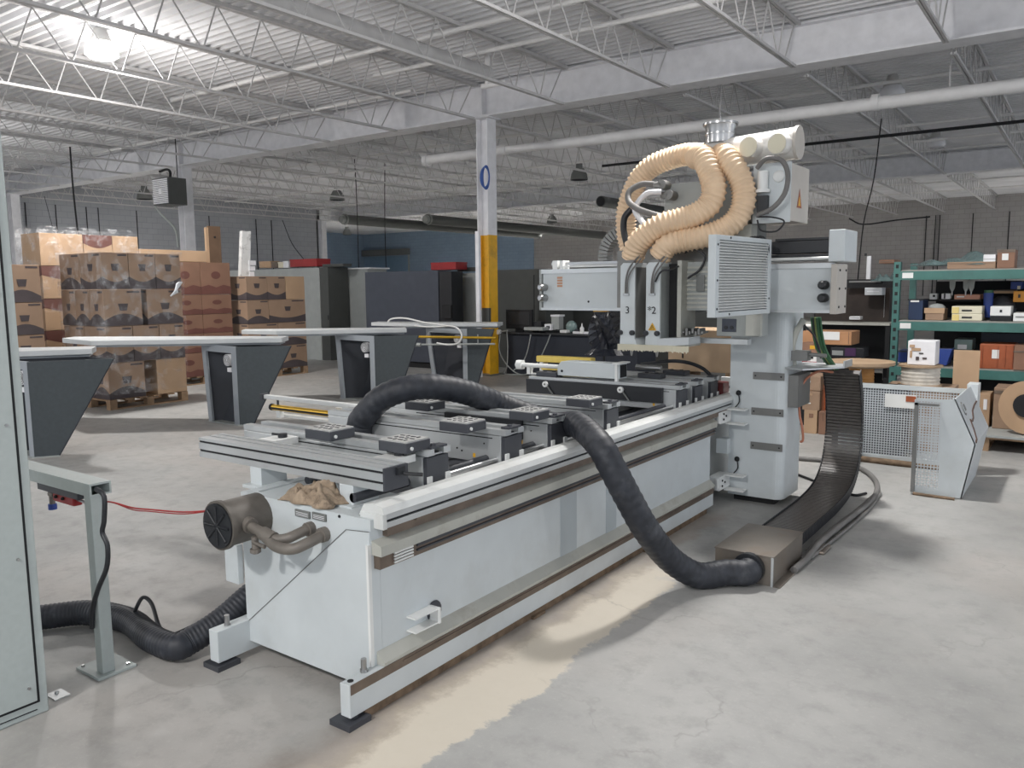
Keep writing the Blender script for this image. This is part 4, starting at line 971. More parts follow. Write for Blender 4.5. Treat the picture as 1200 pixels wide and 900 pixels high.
# printed mark: large C with three short lines, as on the panel
def onside(y, z, off=.002):
    x = (-.63+(z-.42)*(-.775+.63)/(.745-.42)) if z > .42 else (-.70+(z-.01)*.07/.41)
    return (x+off, y, z)
MB().tube([onside(6.80+.035*math.cos(a), .66+.045*math.sin(a)) for a in [PI*.3+k*PI*1.4/12 for k in range(13)]], .004, 5).build('printed_letter', MDSTEEL, sdo)
lg = MB()
for k in range(3): lg.tube([onside(6.85+.02*k,.64), onside(6.85+.02*k,.685)], .0035, 5)
lg.tube([onside(6.84,.64),onside(6.90,.64)], .003, 5).build('printed_letters', MDSTEEL, sdo)
zg = [(6.70,.43),(6.78,.44),(6.84,.50),(6.87,.57),(6.94,.55),(7.02,.56),(7.12,.60),(7.3,.62),(7.5,.63)]
MB().tube([onside(a, b, .001) for a, b in zg], .008, 6).build('brown_crack', mat('dark_brown_stain', c(78,58,50), .8), sdo)
# back screen, left return
MB().box(-1.70,-.78,7.72,7.74,.66,.70).box(-1.70,-.72,7.72,7.74,.03,.06).box(-1.70,-1.67,7.72,7.74,.06,.66).build('back_frame', MW, gu)
bx(-1.67,-.75,7.727,7.731,.06,.66).build('back_screen', MPERF, gu)
bx(-1.71,-1.695,7.2,7.74,.03,.70).build('left_return', MW, gu)
bx(-.80,-.72,7.55,7.74,.02,.76).build('corner_post', MW, gu)
MB().box(-1.45,-1.2,7.712,7.718,.50,.62).build('paper_notice', MWW, gu)
bx(-1.28,-1.2,7.708,7.711,.56,.61).build('orange_label', MORG, gu)
fg = thing('foam_strip', 'rough tan foam strip on the floor under the perforated screen', 'strip', (-1.3,7.5,0))
fs = MB(); fs.tube(smooth([(-1.68,7.65,.02),(-1.4,7.63,.022),(-1.1,7.62,.02),(-.95,7.6,.02)],6), .03, 8); fs.build('foam', MRUST, fg)
tag(MB().tube([(-1.02,6.63,.01),(-.86,6.62,.01),(-.74,6.62,.008)], .012, 8).build('foam_strip', MRUST), 'thin tan foam strip under the front foot of the guard', 'strip')

# ================================================================== PANEL SAW TABLES (row of four)
def frame_open(x0, x1, y, zt, inset=.05, th=.05):
    fr = MB()
    # tapered opening frame facing -Y: narrower at the foot on the left side
    return fr
def table(P0, P1, P2, ped, label, wheel=True, dark_frame=False):
    """P0,P1,P2 outline of the front edge of the top (x,y); ped = (xa_top, xa_bot, xb, y, dirlen_top, dirlen_bot)"""
    t = thing('float_table', label, 'work table', (ped[2], ped[3], 0), 'grey feed tables in a row')
    D = (Vector((*P2,0))-Vector((*P1,0))).normalized(); W = Vector((-D.y, D.x, 0))*.42
    p0 = Vector((*P0,0)); p1 = Vector((*P1,0)); p2 = Vector((*P2,0))
    pts = [p0, p1, p2, p2+W, p0+W*.8]
    MB().prism([(q_.x,q_.y) for q_ in pts], 'Z', .955, 1.01).build('table_top', MTBL, t, bevel=.004)
    MB().prism([(q_.x,q_.y) for q_ in (p1+D*.02+W*.1, p2-D*.03+W*.1, p2-D*.03+W*.85, p1+D*.02+W*.85)], 'Z', .93, .955).build('under_frame', MFRM, t)
    xt, xb0, xr, y, dt, db = ped
    R1 = Vector((xr, y, 0)); 
    # right dark side panel, tapering to the foot
    MB().quadpl([(xr,y,.01),(xr+D.x*db,y+D.y*db,.01),(xr+D.x*dt,y+D.y*dt,.93),(xr,y,.93)], (-.012,.004,0)).build('side_panel', MPED, t)
    # left side panel
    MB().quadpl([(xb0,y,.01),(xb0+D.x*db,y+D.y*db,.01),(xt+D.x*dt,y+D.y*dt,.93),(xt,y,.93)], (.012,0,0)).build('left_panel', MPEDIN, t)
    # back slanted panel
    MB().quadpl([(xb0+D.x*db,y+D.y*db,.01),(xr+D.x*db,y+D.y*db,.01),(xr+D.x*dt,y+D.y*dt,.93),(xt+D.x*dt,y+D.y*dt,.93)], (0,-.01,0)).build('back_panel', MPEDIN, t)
    # front opening frame
    w = .075
    MB().quadpl([(xt,y-.004,.93),(xt+w,y-.004,.93),(xb0+w,y-.004,.01),(xb0,y-.004,.01)], (0,.03,0)).build('frame_post', MFRM, t)
    MB().quadpl([(xr-w*1.2,y-.004,.93),(xr,y-.004,.93),(xr,y-.004,.01),(xr-w*1.2,y-.004,.01)], (0,.03,0)).build('frame_post', MFRM, t)
    MB().quadpl([(xt+w,y-.004,.93),(xr-w*1.2,y-.004,.93),(xr-w*1.2,y-.004,.85),(xt+w+.005,y-.004,.86)], (0,.03,0)).build('frame_header', MFRM, t)
    MB().quadpl([(xb0,y-.02,.0),(xr,y-.02,.0),(xr+D.x*db,y+D.y*db,0),(xb0+D.x*db,y+D.y*db,0)], (0,0,.012)).build('foot_plate', MGRY, t)
    if wheel:
        wx = xr-.24
        mw = MB().tube([(wx,y+.04,.76),(wx,y+.10,.76)], .07, 20).box(wx+.0,wx+.08,y+.04,y+.09,.62,.67)
        mw.build('fan_motor', MWHT, t)
        gr = MB()
        for k in range(3): gr.tube([(wx+(.02+.02*k)*math.cos(a*PI/8),y+.038,.76+(.02+.02*k)*math.sin(a*PI/8)) for a in range(17)], .004, 4)
        gr.build('fan_grille', MGRY2, t)
    return t
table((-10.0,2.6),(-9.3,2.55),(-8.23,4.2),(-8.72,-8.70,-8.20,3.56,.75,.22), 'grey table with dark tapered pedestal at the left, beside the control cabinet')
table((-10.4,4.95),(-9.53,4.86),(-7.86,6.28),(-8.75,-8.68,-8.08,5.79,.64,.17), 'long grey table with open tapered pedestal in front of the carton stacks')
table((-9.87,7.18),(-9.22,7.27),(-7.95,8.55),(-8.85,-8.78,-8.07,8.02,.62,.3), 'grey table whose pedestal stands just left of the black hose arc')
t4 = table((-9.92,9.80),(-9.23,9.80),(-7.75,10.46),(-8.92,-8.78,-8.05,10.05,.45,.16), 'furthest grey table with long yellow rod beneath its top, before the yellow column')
pts = [at(482,394,Y=10.0), at(582,396,Y=10.35)]
MB().tube([at(482,394.5,Y=9.62), at(581,396,Y=10.12)], .020, 8).build('yellow_rod', MGOLD, t4)['label'] = 'yellow rod along the table edge'
MB().tube([at(482,404,Y=9.64), at(580,403,Y=10.14)], .015, 8).tube([at(482,404,Y=9.64), at(493,404,Y=9.69)], .032, 8).tube([at(500,392,Y=9.72),at(500,404,Y=9.74)], .01, 6).tube([at(560,392,Y=10.02),at(560,404,Y=10.04)], .01, 6).build('grey_rod', MGRY, t4)
pts = [(453,381),(458,374),(475,373),(498,378),(520,381),(535,384),(541,393),(537,402),(525,404),(512,402)]
tag(MB().tube(smooth([at(x,y,Y=9.75 if i > 4 else 9.9) for i,(x,y) in enumerate(pts)],6), .014, 8).tube(smooth([at(x,y,Y=9.9) for x,y in ((453,381),(470,380),(500,383),(530,382))],6), .012, 8).build('white_cable_coil', MWW), 'loose white cable draped over the far grey table', 'cable')

# ================================================================== CARTONS
def carton(x0, x1, y0, y1, z0, z1, label, grp, style, stripe=None):
    """style: 'cup' dark wave + cup print, 'red' red band, 'plain'"""
    mtc = {'cup': MCARD, 'cupl': MCARD, 'red': MCARD3, 'plain': MCARD2, 'redtop': MCARD2}[style]
    t = thing('carton', label, 'cardboard box', ((x0+x1)/2, (y0+y1)/2, z0), grp)
    e = .004
    bx(x0+e, x1-e, y0+e, y1-e, z0+.001, z1-e).build('box_shell', mtc, t, bevel=.004)
    def faces():
        yield ('X', y0+e, y1-e); yield ('Y', x0+e, x1-e)
    for ax, a, b in faces():
        w = b-a; h = z1-z0
        def poly(pts, name, m_, off=.0015):
            if ax == 'X': MB().quadpl([(x1-e, a+u*w, z0+v*h) for u, v in pts], (off,0,0)).build(name, m_, t)
            else: MB().quadpl([(a+u*w, y0+e, z0+v*h) for u, v in pts], (0,-off,0)).build(name, m_, t)
        if style in ('cup', 'cupl'):
            hi = .34
            up = [(i/8, (hi-.14*math.sin(PI*i/8)) if style == 'cup' else (hi-.18+.18*math.sin(PI*i/8))) for i in range(9)]
            poly([(.0,.01),(1,.01)]+up[::-1], 'printed_wave', MPRT)
            cw = min(.14, .07/w) if w > 0 else .1
            cz = .5 if style == 'cup' else .42
            poly([(.5-cw*.7,cz),(.5+cw*.7,cz),(.5+cw,cz+.19),(.5-cw,cz+.19)], 'printed_cup', MPRT, .003)
            poly([(.62,.90),(.95,.90),(.95,.95),(.62,.95)], 'printed_strip', MPRT)
        elif style == 'red':
            poly([(0,.01),(1,.01),(1,.24),(.75,.30),(.5,.22),(.25,.30),(0,.24)], 'printed_band', MPRTR)
            poly([(.5+.16*math.cos(k*PI/6),.6+.12*math.sin(k*PI/6)) for k in range(12)], 'printed_oval', MPRTR)
        elif style == 'redtop':
            poly([(0,.99),(1,.99)]+[(1-i/8, .72-.14*math.sin(PI*i/8)) for i in range(9)], 'printed_band', MPRTR)
        poly([(.0,.985),(1,.985),(1,.992),(0,.992)], 'tape_line', MBROWN, .001) if False else None
    return t
def pallet(x0, x1, y0, y1, label, z=0):
    t = thing('wooden_pallet', label, 'pallet', ((x0+x1)/2, (y0+y1)/2, z))
    n = 6
    for k in range(n):
        y = y0+(y1-y0-.1)*k/(n-1); bx(x0, x1, y, y+.1, z+.115, z+.135).build('deck_board', MWOOD, t)
    for k in range(3):
        x = x0+(x1-x0-.1)*k/2
        bx(x, x+.1, y0, y1, z, z+.018).build('bottom_board', MWOOD, t)
        for j in range(3):
            y = y0+(y1-y0-.1)*j/2; bx(x, x+.1, y, y+.1, z+.018, z+.115).build('block', MWOOD, t)
    return t
ORD = ['bottom', 'second', 'third', 'fourth', 'fifth', 'sixth']
def stack(name, xf, y0, y1, rows, grp, depth=1.1, z0=.137):
    """rows: list of (height, list of (frac0, frac1, style), depth of a carton, number of visible cartons on the near end)"""
    z = z0
    for r, (h, cols, dx, nside) in enumerate(rows):
        rn = ('top' if r == len(rows)-1 else ORD[r])
        for i, (f0, f1, st) in enumerate(cols):
            pos = 'only carton' if len(cols) == 1 else (['left', 'right'] if len(cols) == 2 else ['left', 'middle', 'right'])[i]+' carton'
            carton(xf-dx, xf, y0+f0*(y1-y0), y0+f1*(y1-y0), z, z+h, f'{pos}, {rn} layer on the long side of the {name}', grp, st)
        for k in range(1, nside):
            carton(xf-dx*(k+1), xf-dx*k, y0, y0+min(.55, (cols[0][1]-cols[0][0])*(y1-y0)), z, z+h, f'{"second" if k == 1 else "third"} carton from the corner, {rn} layer, near end of {name}', grp, 'cupl' if cols[0][2].startswith('cup') else cols[0][2])
        z += h
    return z
pallet(-11.7,-10.6,5.6,6.75,'wooden pallet under the film-wrapped coffee carton stack nearest the tables')
H = .49
three = [(0,.333,'cup'),(.333,.667,'cup'),(.667,1,'cup')]
two = [(0,.47,'cupl'),(.53,1,'cupl')]
stack('front wrapped stack', -10.6, 5.6, 6.75, [(H,[(0,.45,'cupl'),(.60,1,'plain')],.38,3),(H,three,.55,2),(H,two,.37,3),(H,three,.55,2)], 'cartons of the front wrapped stack')
stack('left stack', -11.5, 4.25, 5.25, [(.43,two,.5,1),(.45,[(0,.5,'cup'),(.5,1,'cup')],.5,1),(.43,two,.5,1),(.5,two,.5,1)], 'cartons of the left stack')
pallet(-12.5,-11.5,4.25,5.25,'wooden pallet under the left stack by the cabinet edge')
zt = stack('tall rear stack', -12.0, 5.5, 6.95, [(.45,[(0,.5,'redtop'),(.5,1,'redtop')],.55,1),(.45,[(0,.5,'redtop'),(.5,1,'redtop')],.55,1),(.45,[(0,.5,'redtop'),(.5,1,'redtop')],.55,1),(.46,[(0,.5,'redtop'),(.5,1,'redtop')],.55,1),(.46,[(0,.42,'plain'),(.42,.72,'redtop'),(.72,1,'plain')],.55,1)], 'cartons of the tall back stack')
pallet(-13.1,-12.0,5.5,6.95,'wooden pallet under the tall back stack')
red2 = [(0,.5,'red'),(.5,1,'red')]
stack('reddish carton stack', -12.2, 7.55, 8.71, [(.40,red2,.5,1),(.32,red2,.5,1),(.32,red2,.5,1),(.33,red2,.5,1),(.54,red2,.55,1)], 'cartons of the reddish stack')
pallet(-13.3,-12.2,7.5,8.75,'wooden pallet under the reddish carton stack')
carton(-12.55,-12.25,7.1,8.32,2.05,2.24,'long light carton with brown end lying on top of the reddish stack','loose cartons on top of the stacks','plain')
carton(-13.4,-12.9,7.0,7.9,2.24,2.42,'flat brown carton lying behind the long light carton on top','loose cartons on top of the stacks','plain') if False else None
dk2 = [(0,.5,'cupl'),(.5,1,'cupl')]
stack('right carton stack', -12.04, 8.9, 10.2, [(.42,dk2,.5,1),(.42,dk2,.5,1),(.42,[(0,.36,'cupl'),(.36,1,'cup')],.5,1),(.42,[(0,.35,'cup'),(.35,.66,'cup'),(.66,1,'plain')],.5,1)], 'cartons of the right stack', z0=.137)
pallet(-13.1,-12.04,8.9,10.2,'wooden pallet under the right carton stack')
# stretch film
def film(x0, x1, y0, y1, z0, z1, label):
    mb = MB(); n = 40; m_ = 16; vs = []
    per = [(x0,y1),(x0,y0),(x1,y0),(x1,y1)]
    seg = []
    for i in range(3):
        for k in range(14): seg.append((per[i][0]+(per[i+1][0]-per[i][0])*k/14, per[i][1]+(per[i+1][1]-per[i][1])*k/14))
    seg.append(per[3])
    random.seed(int(abs(x1*10)))
    for j in range(m_+1):
        z = z0+(z1-z0)*j/m_
        for i, (x, y) in enumerate(seg):
            d = .008*math.sin(i*1.7+j*.9)+.006*random.random()
            cx, cy = (x0+x1)/2, (y0+y1)/2
            vs.append((x+(d+.012)*(1 if x > cx else -1), y+(d+.012)*(1 if y > cy else -1), z))
    S = len(seg)
    mb.add(vs, [(j*S+i, j*S+i+1, (j+1)*S+i+1, (j+1)*S+i) for j in range(m_) for i in range(S-1)], True)
    tag(mb.build('stretch_wrap', MFILM), label, 'plastic wrap')
film(-11.72,-10.59,5.59,6.76,.2,2.12,'clear stretch film wrapped around the front carton stack')
film(-12.65,-11.99,5.49,6.96,1.3,2.5,'shiny wrinkled stretch film around the top of the tall back stack')
tw = MB()
for k in range(5): tw.tube(smooth([at(200+k*2,347-k,X=-10.55), at(207,339-k*1.5,X=-10.5), at(213,331,X=-10.56)],3), .012, 5)
tag(tw.build('film_tail', mat('film_tail_white', c(225,228,232), .25)), 'twisted white tail of stretch film sticking out of the front stack', 'plastic wrap')
# tall pieces on top
t = thing('brown_board', 'tall narrow brown board standing on the stacks left of the white pole', 'board', (-12.65,8.3,2.05))
a = at(246,305,X=-12.6); b_ = at(260,305,X=-12.6); 
MB().box(-12.65,-12.6,a.y,b_.y,2.048,at(250,265,X=-12.6).z).build('panel', mat('brown_hardboard', c(104,82,64), .7), t); MB().cyl((-12.6,(a.y+b_.y)/2,2.5),(-12.59,(a.y+b_.y)/2,2.5),.02,n=8).build('hole', MBLK2, t)
bx(-12.65,-12.6,a.y-.05,a.y,2.048,at(250,267,X=-12.6).z).build('pale_edge', MCARD2, t)
t = thing('white_foam_pole', 'tall scuffed white foam strip standing upright on the right stack', 'foam strip', (-12.4,9.1,1.817))
a = at(281,316,X=-12.4); b_ = at(292,316,X=-12.4)
MB().prism([(a.y,1.818),(b_.y,1.818),(b_.y+.06,2.62),(a.y+.08,2.62)], 'X', -12.46, -12.38).build('strip', mat('scuffed_white_foam', c(222,222,220), .8, var=.1, dirt=c(110,108,104), dscale=7, damt=.9), t)
for k in range(3): bx(-12.44,-12.36,b_.y-.02,b_.y+.08+.02*k,1.818+.1*k,1.90+.1*k).build('side_knob', MWHT, t)

# ================================================================== BACKGROUND CABINETS
def slab(px0, px1, X=None, Y=None, ztop=None, name='metal_cabinet', label='', cat='cabinet', mt=MGRY, d=.6, z0=0, extra=None):
    """box whose front face spans photo columns px0..px1 on plane Y, height ztop"""
    a = at(px0, 400, Y=Y); b = at(px1, 400, Y=Y)
    t = thing(name, label, cat, ((a.x+b.x)/2, Y+d/2, z0))
    bx(a.x, b.x, Y, Y+d, z0, ztop).build('cabinet_body', mt, t, bevel=.006)
    return t, a.x, b.x
def ztop(x, y, Y): return at(x, y, Y=Y).z
t, xa, xb = slab(352, 377, Y=12.2, ztop=ztop(365,314,12.2), label='pale grey tall cabinet directly right of the carton stacks', mt=MGRY)
bx(xa-3.5, xa, 12.2, 12.8, 0, ztop(365,314,12.2)).build('wide_wing', MGRY, t)
MB().box(xb,xb+.004,12.22,12.78,.05,1.9).build('side_sheet', MGRY2, t)
t, xa, xb = slab(378, 387, Y=12.2, ztop=ztop(380,313,12.2), label='narrow dark grey cabinet edge beside the pale cabinet', mt=MGRY3)
bx(xb-.04,xb-.02,12.19,12.2,.9,1.0).build('handle', MBLK2, t)
t, xa, xb = slab(389, 433, Y=12.85, ztop=ztop(400,316,12.85), label='light beige-grey cabinet left of the dark slate panel', mt=MGRY)
bx(xa+.03,xb-.03,12.835,12.85,.08,ztop(400,316,12.85)-.06).build('door', MGRY, t, bevel=.004)
bx(xa,xb+.1,12.82,13.45,ztop(400,316,12.85),ztop(400,316,12.85)+.03).build('lid', MWHT, t)
t, xa, xb = slab(430, 515, Y=11.95, ztop=ztop(470,318,11.95), label='wide dark slate coloured cabinet panel behind the far tables', mt=MNAVY, d=.4, z0=.12)
MB().box(xa+.05,xb-.05,12.0,12.3,0,.12).build('plinth', MBLK2, t)
t, xa, xb = slab(516, 530, Y=11.9, ztop=ztop(520,318,11.9), label='narrow navy upright beside the slate panel', mt=MBLK, d=.35, z0=.1)
MB().box(xa+.1,xb+.02,11.85,11.9,1.0,1.25).box(xa,xb,11.95,12.2,0,.1).build('foot', MBLK2, t)
t, xa, xb = slab(529, 560, Y=12.5, ztop=ztop(545,320,12.5), label='light grey cabinet between navy upright and yellow column', mt=MGRY)
bx(xa+.03,xb-.03,12.485,12.5,.08,ztop(545,320,12.5)-.06).build('door', MGRY, t, bevel=.004)
t, xa, xb = slab(582, 640, Y=12.9, ztop=ztop(600,316,12.9), label='large dark grey cabinet to the right of the yellow column', mt=MGRY3, d=1.0)
MB().box(xa+.9,xa+.91,12.89,12.9,.1,1.8).build('door_gap', MBLK2, t)
t, xa, xb = slab(628, 662, Y=14, ztop=ztop(640,318,14), label='grey cabinet behind the left end of the gantry beam', mt=MGRY2, d=.8)
bx(xa+.3,xb+3.5,14.3,14.9,0,1.7).build('low_wing', MGRY3, t)
# items on top of cabinets
def smallbox(px0, px1, y0, y1, Y, name, label, mt, cat='box', d=.25, lid=None):
    a = at(px0, y1, Y=Y); b = at(px1, y0, Y=Y)
    t = thing(name, label, cat, ((a.x+b.x)/2, Y+d/2, a.z))
    bx(a.x, b.x, Y, Y+d, a.z, b.z).build('body', mt, t, bevel=min(.006, (b.x-a.x)*.1))
    bx(a.x-.004, b.x+.004, Y-.004, Y+d+.004, b.z-(b.z-a.z)*.2, b.z+.002).build('lid', lid or mt, t)
    return t
smallbox(340,371,303,313,12.3,'red_bin','dark red plastic box on the pale cabinet at left',MRED,d=.4)
smallbox(332,338,306,314,12.3,'small_tin','small white and red tin on the pale cabinet',MWHT,'tin')
smallbox(326,332,307,314,12.3,'small_tin','small pale tin beside the red and white tin',MCREAM,'tin')
smallbox(304,317,306,314,12.3,'paint_can','tan round can on the pale cabinet top',MCARD2,'can')
smallbox(318,325,307,314,12.3,'small_carton','small dark brown carton between the tan can and the tins',MBROWN,'box')
smallbox(378,402,309,313,12.3,'flat_tray','low dark tray on top of the narrow dark cabinet',MGRY3,'tray')
smallbox(505,534,307,316.5,12.2,'red_bin','bright red plastic crate on top of the slate panel cabinet',MRED,'crate',.35)
smallbox(536,562,313,318,12.6,'flat_tray','low dark strip box on the light cabinet by the yellow column',MGRY3,'tray')
# leaning dark plate at column
tag(MB().quadpl([at(562,378,Y=11.45), at(573,378,Y=11.45), at(573,361,Y=11.45), at(565,361,Y=11.45)], (0,.06,0)).build('dark_plate', MGRY3), 'small dark slanted plate in front of the yellow column', 'plate')

# unit heater
HY = 10.75; hx0 = at(179,225,Y=HY).x; hx1 = at(198,225,Y=HY).x; hy1 = at(219,225,X=hx1).y; hz0 = at(190,240,Y=HY).z; hz1 = at(190,208,Y=HY).z
uh = thing('unit_heater', 'dark grey unit heater box with louvred front hung before the left column', 'heater', ((hx0+hx1)/2,11.0,hz0))
bx(hx0,hx1,HY,hy1,hz0,hz1).build('casing', MGRY3, uh, bevel=.01)
bx(hx0+.01,hx1-.01,HY-.008,HY,hz0+.02,hz1-.02).build('grille_back', MDK, uh)
hl = MB()
for k in range(14): hl.box(hx0+.03,hx1-.03,HY-.018,HY-.006,hz0+.03+.04*k,hz0+.056+.04*k)
hl.build('louvred_grille', MWHT, uh)
bx((hx0+hx1)/2-.05,(hx0+hx1)/2+.05,HY-.024,HY-.018,(hz0+hz1)/2-.05,(hz0+hz1)/2+.05).build('badge', MWHT, uh)
hxm = (hx0+hx1)/2
MB().tube(smooth([(hxm,11,hz1),(hxm+.02,11,hz1+.15),(hxm-.1,11,hz1+.22),(hxm-.4,11,hz1+.2)],5),.03,8).cyl((hxm+.3,11,hz1),(hxm+.3,11,5.08),.012,n=6).build('gas_pipe', MBLK2, uh)
MB().tube(smooth([at(181,241,Y=11.0),at(190,252,Y=11.0),at(205,268,Y=11.05),at(209,290,Y=11.1)],6),.025,8).build('drop_pipe', MGRY, uh)
# blue hose coil
hcx, hcz = at(570,208,Y=11.5).x, at(570,208,Y=11.5).z
bc = MB()
for k in range(4): bc.tube([(hcx+(.07+.008*k)*math.cos(a*PI/10), 11.49-.012*k, hcz+(.20-.01*k)*math.sin(a*PI/10)) for a in range(21)], .012, 6)
tag(bc.build('air_hose_coil', mat('blue_hose', c(58,92,160), .5)), 'coil of blue air hose hanging high on the yellow column', 'hose')
tag(bx(at(557,300,Y=11.3).x,at(561,300,Y=11.3).x,11.3,11.36,0.0,2.55).build('white_side_strip', MWHT), 'narrow white strip standing left of the yellow column', 'strip')

# ================================================================== DESK AREA
dk = thing('workbench', 'long bench draped in dark navy cloth beyond the machine', 'bench', (-7.2,12.1,0))
bx(-8.62,-6.0,11.9,12.6,0.02,.74).build('cloth_skirt', mat('navy_cloth', c(44,48,57), .85, var=.15, scale=3), dk)
bx(-8.66,-5.9,11.85,12.65,.74,.77).build('bench_top', MBLK, dk, bevel=.004)
def px_box(x0,x1,y0,y1,Y,d,nm,mt,parent): 
    a = at(x0,y1,Y=Y); b = at(x1,y0,Y=Y); return bx(a.x,b.x,Y,Y+d,a.z,b.z).build(nm, mt, parent, bevel=.004)
mo = thing('monitor', 'black computer monitor on the dark bench, seen from behind', 'monitor', (at(608,388,Y=12.1).x,12.1,.77))
px_box(593,623,363,385,12.05,.06,'screen_shell',MBLK2,mo); px_box(604,613,384,391,12.08,.05,'stand',MBLK2,mo)
px_box(596,620,366,380,12.04,.01,'back_panel',MBLK,mo)
def item(nm,lb,cat,parts):
    x0,x1,y0,y1,Y,d,mt = parts[0][1:]
    a = at(x0,y1,Y=Y); t = thing(nm,lb,cat,(a.x,Y,a.z))
    for p_ in parts: px_box(*p_[1:6],p_[6],p_[0],p_[7],t)
    return t
item('desk_device','black rounded desk device just right of the monitor','device',[('body',624,634,377,389,12.1,.15,MBLK),('light_spot',626,628,383,385,12.09,.01,MWW)])
item('white_box','small white box with dark front on the dark bench','box',[('body',638,646,380,387,12.1,.15,MWHT),('front',640,644,382,385,12.09,.01,MDK)])
item('grey_container','grey translucent container on the dark bench','container',[('body',646,655,370,386,12.15,.15,MGRY),('rim',645,656,369,371,12.14,.17,MWHT)])
t = thing('dust_mask','greenish grey respirator lying on the bench left of the white bottle','mask',(at(668,385,Y=12.1).x,12.1,.77))
a = at(668,380,Y=12.1); MB().ball((a.x,12.15,.77+.11),.11,14,(1,.6,1.0)).build('shell', MGLAS, t); MB().ball((a.x+.1,12.15,.80),.05,10).build('filter', MDK, t)
t = thing('white_bottle','small white squeeze bottle on the dark bench','bottle',(at(682,390,Y=12.0).x,12.0,.77))
a = at(682,388,Y=12.0); MB().tube([(a.x,12.0,.775),(a.x,12.0,.87),(a.x,12.0,.90)], lambda q_: .036 if q_ < .8 else .015, 12).build('flask', MWW, t); MB().tube([(a.x,12.0,.90),(a.x,12.0,.955)], lambda q_: .014 if q_ < .5 else .005, 8).build('nozzle', MWW, t)
item('paper_stack','small white papers lying on the dark bench','papers',[('sheets',656,664,387,390,12.0,.15,MWW),('top_sheet',671,690,389,391,12.0,.1,MWHT)])
t = thing('plastic_draped_stand','stand wrapped in crumpled black plastic between bench and spindles','stand',(at(705,420,Y=9.0).x,9.0,0))
a = at(708,385,Y=9.0)
cv = MB(); n = 22; vs = []
for j in range(9):
    z = a.z-.33+.62*j/8
    for k in range(n):
        an = 2*PI*k/n; rr = .13+.035*math.sin(3*an+j)+.03*math.sin(7*an+2*j)+(.10 if j == 0 else 0)
        vs.append((a.x+rr*math.cos(an)*1.2, 9.0+rr*math.sin(an), z))
cv.add(vs, [(j*n+k, j*n+(k+1)%n, (j+1)*n+(k+1)%n, (j+1)*n+k) for j in range(8) for k in range(n)], False)
cv.build('plastic_cover', mat('black_plastic_film', c(30,32,38), .18, var=.2), t)
MB().cyl((a.x,9.0,.02),(a.x,9.0,a.z-.2),.018,n=8).cyl((a.x,9.0,0),(a.x,9.0,.03),.2,n=16).build('pole', MBLK, t)
for i, (p_, lb) in enumerate((([(586,392),(585,410),(592,425),(605,437),(618,438),(630,425),(640,405),(645,392)],'grey cable looping down the front of the bench to the floor'),
                     ([(594,388),(595,410),(594,430),(592,438),(612,439)],'pale cable hanging straight down the bench front'),
                     ([(622,392),(618,412),(612,425),(602,434)],'thin blue-grey cable hanging by the bench front'))):
    tag(MB().tube(smooth([at(x,y,Y=11.8) for x,y in p_],5), .010, 6).build('bench_cable', MGRY), lb, 'cable')
t = thing('cable_clamp_reel','small white round reel hanging at the left bench corner','reel',(at(584,388,Y=11.8).x,11.8,.77))
a = at(584,389,Y=11.8); MB().tube([(a.x,11.78,a.z),(a.x,11.84,a.z)], .045, 14).build('disc', MWHT, t); MB().cyl((a.x,11.81,a.z),(a.x+.2,11.81,a.z+.03),.012,n=6).build('handle', MGRY, t)
item('desk_plate','flat pale tray at the bench edge under the cables','tray',[('tray',614,636,384,387,11.9,.25,MGRY)])

# ================================================================== TEAL RACK (right)
rk = thing('pallet_rack', 'teal steel pallet rack full of parts at the right wall side', 'rack', (0, 10.4, 0))
YR = 9.9; X0 = -1.83; X1 = 1.2
for x in (X0, X1):
    for y in (YR, YR+1.0):
        up = MB().box(x, x+.07, y, y+.07, 0, 1.82 if x == X0 else 1.82)
        uo = up.build('upright', MTEAL, rk)
        if y == YR and x == X0:
            hh = MB()
            for k in range(17): hh.box(x+.02,x+.05,y-.002,y,.15+.1*k,.19+.1*k)
            hh.build('slots', MBLK2, uo)
for z in (1.62, 1.065, .56):
    b_ = MB().box(X0+.07, X1, YR, YR+.045, z, z+.095).box(X0+.07,X1,YR+1.0,YR+1.045,z,z+.095)
    b_.build('beam', MTEAL, rk)
    bx(X0+.05, X1, YR+.04, YR+1.0, z+.075, z+.11).build('shelf_deck', mat('shelf_board', c(150,148,142), .7, var=.15), rk)
    if z > 1: bx(X0+.09, X0+.20, YR-.003, YR, z+.02, z+.08).build('paper_label', MWW, rk)
MB().box(X0+.3,X1,YR+.98,YR+1.0,0.05,1.6).build('back_mesh', MBLK2, rk)
def rb(nm, lb, cat, x0, x1, y0, y1, Y, d, mt, parts=(), zb=None):
    a = at(x0,y1,Y=Y); b = at(x1,y0,Y=Y)
    if zb is not None: a.z = zb
    for sz in (1.732, 1.177, .672):
        if abs(a.z-sz) < .05 and Y < 10.35 and a.x > -1.9: a.z = sz
    if zb is None and a.z < .2: a.z = 0.0
    t = thing(nm, lb, cat, ((a.x+b.x)/2, Y+d/2, a.z))
    bx(a.x,b.x,Y,Y+d,a.z,b.z).build('body', mt, t, bevel=min(.006,(b.x-a.x)*.1))
    for (n2,xa,xb,ya,yb,mm) in parts:
        a2 = at(xa,yb,Y=Y-.004); b2 = at(xb,ya,Y=Y-.004); bx(a2.x,b2.x,Y-.006,Y-.0005,a2.z,b2.z).build(n2, mm, t)
    return t
YS = 10.0
rb('cardboard_box','brown cardboard box with white label on the top shelf at right','box',1168,1190,292,311,YS,.35,MCARD3,[('label',1174,1182,297,305,MWW),('lid_flap',1168,1190,292,296,MBROWN)])
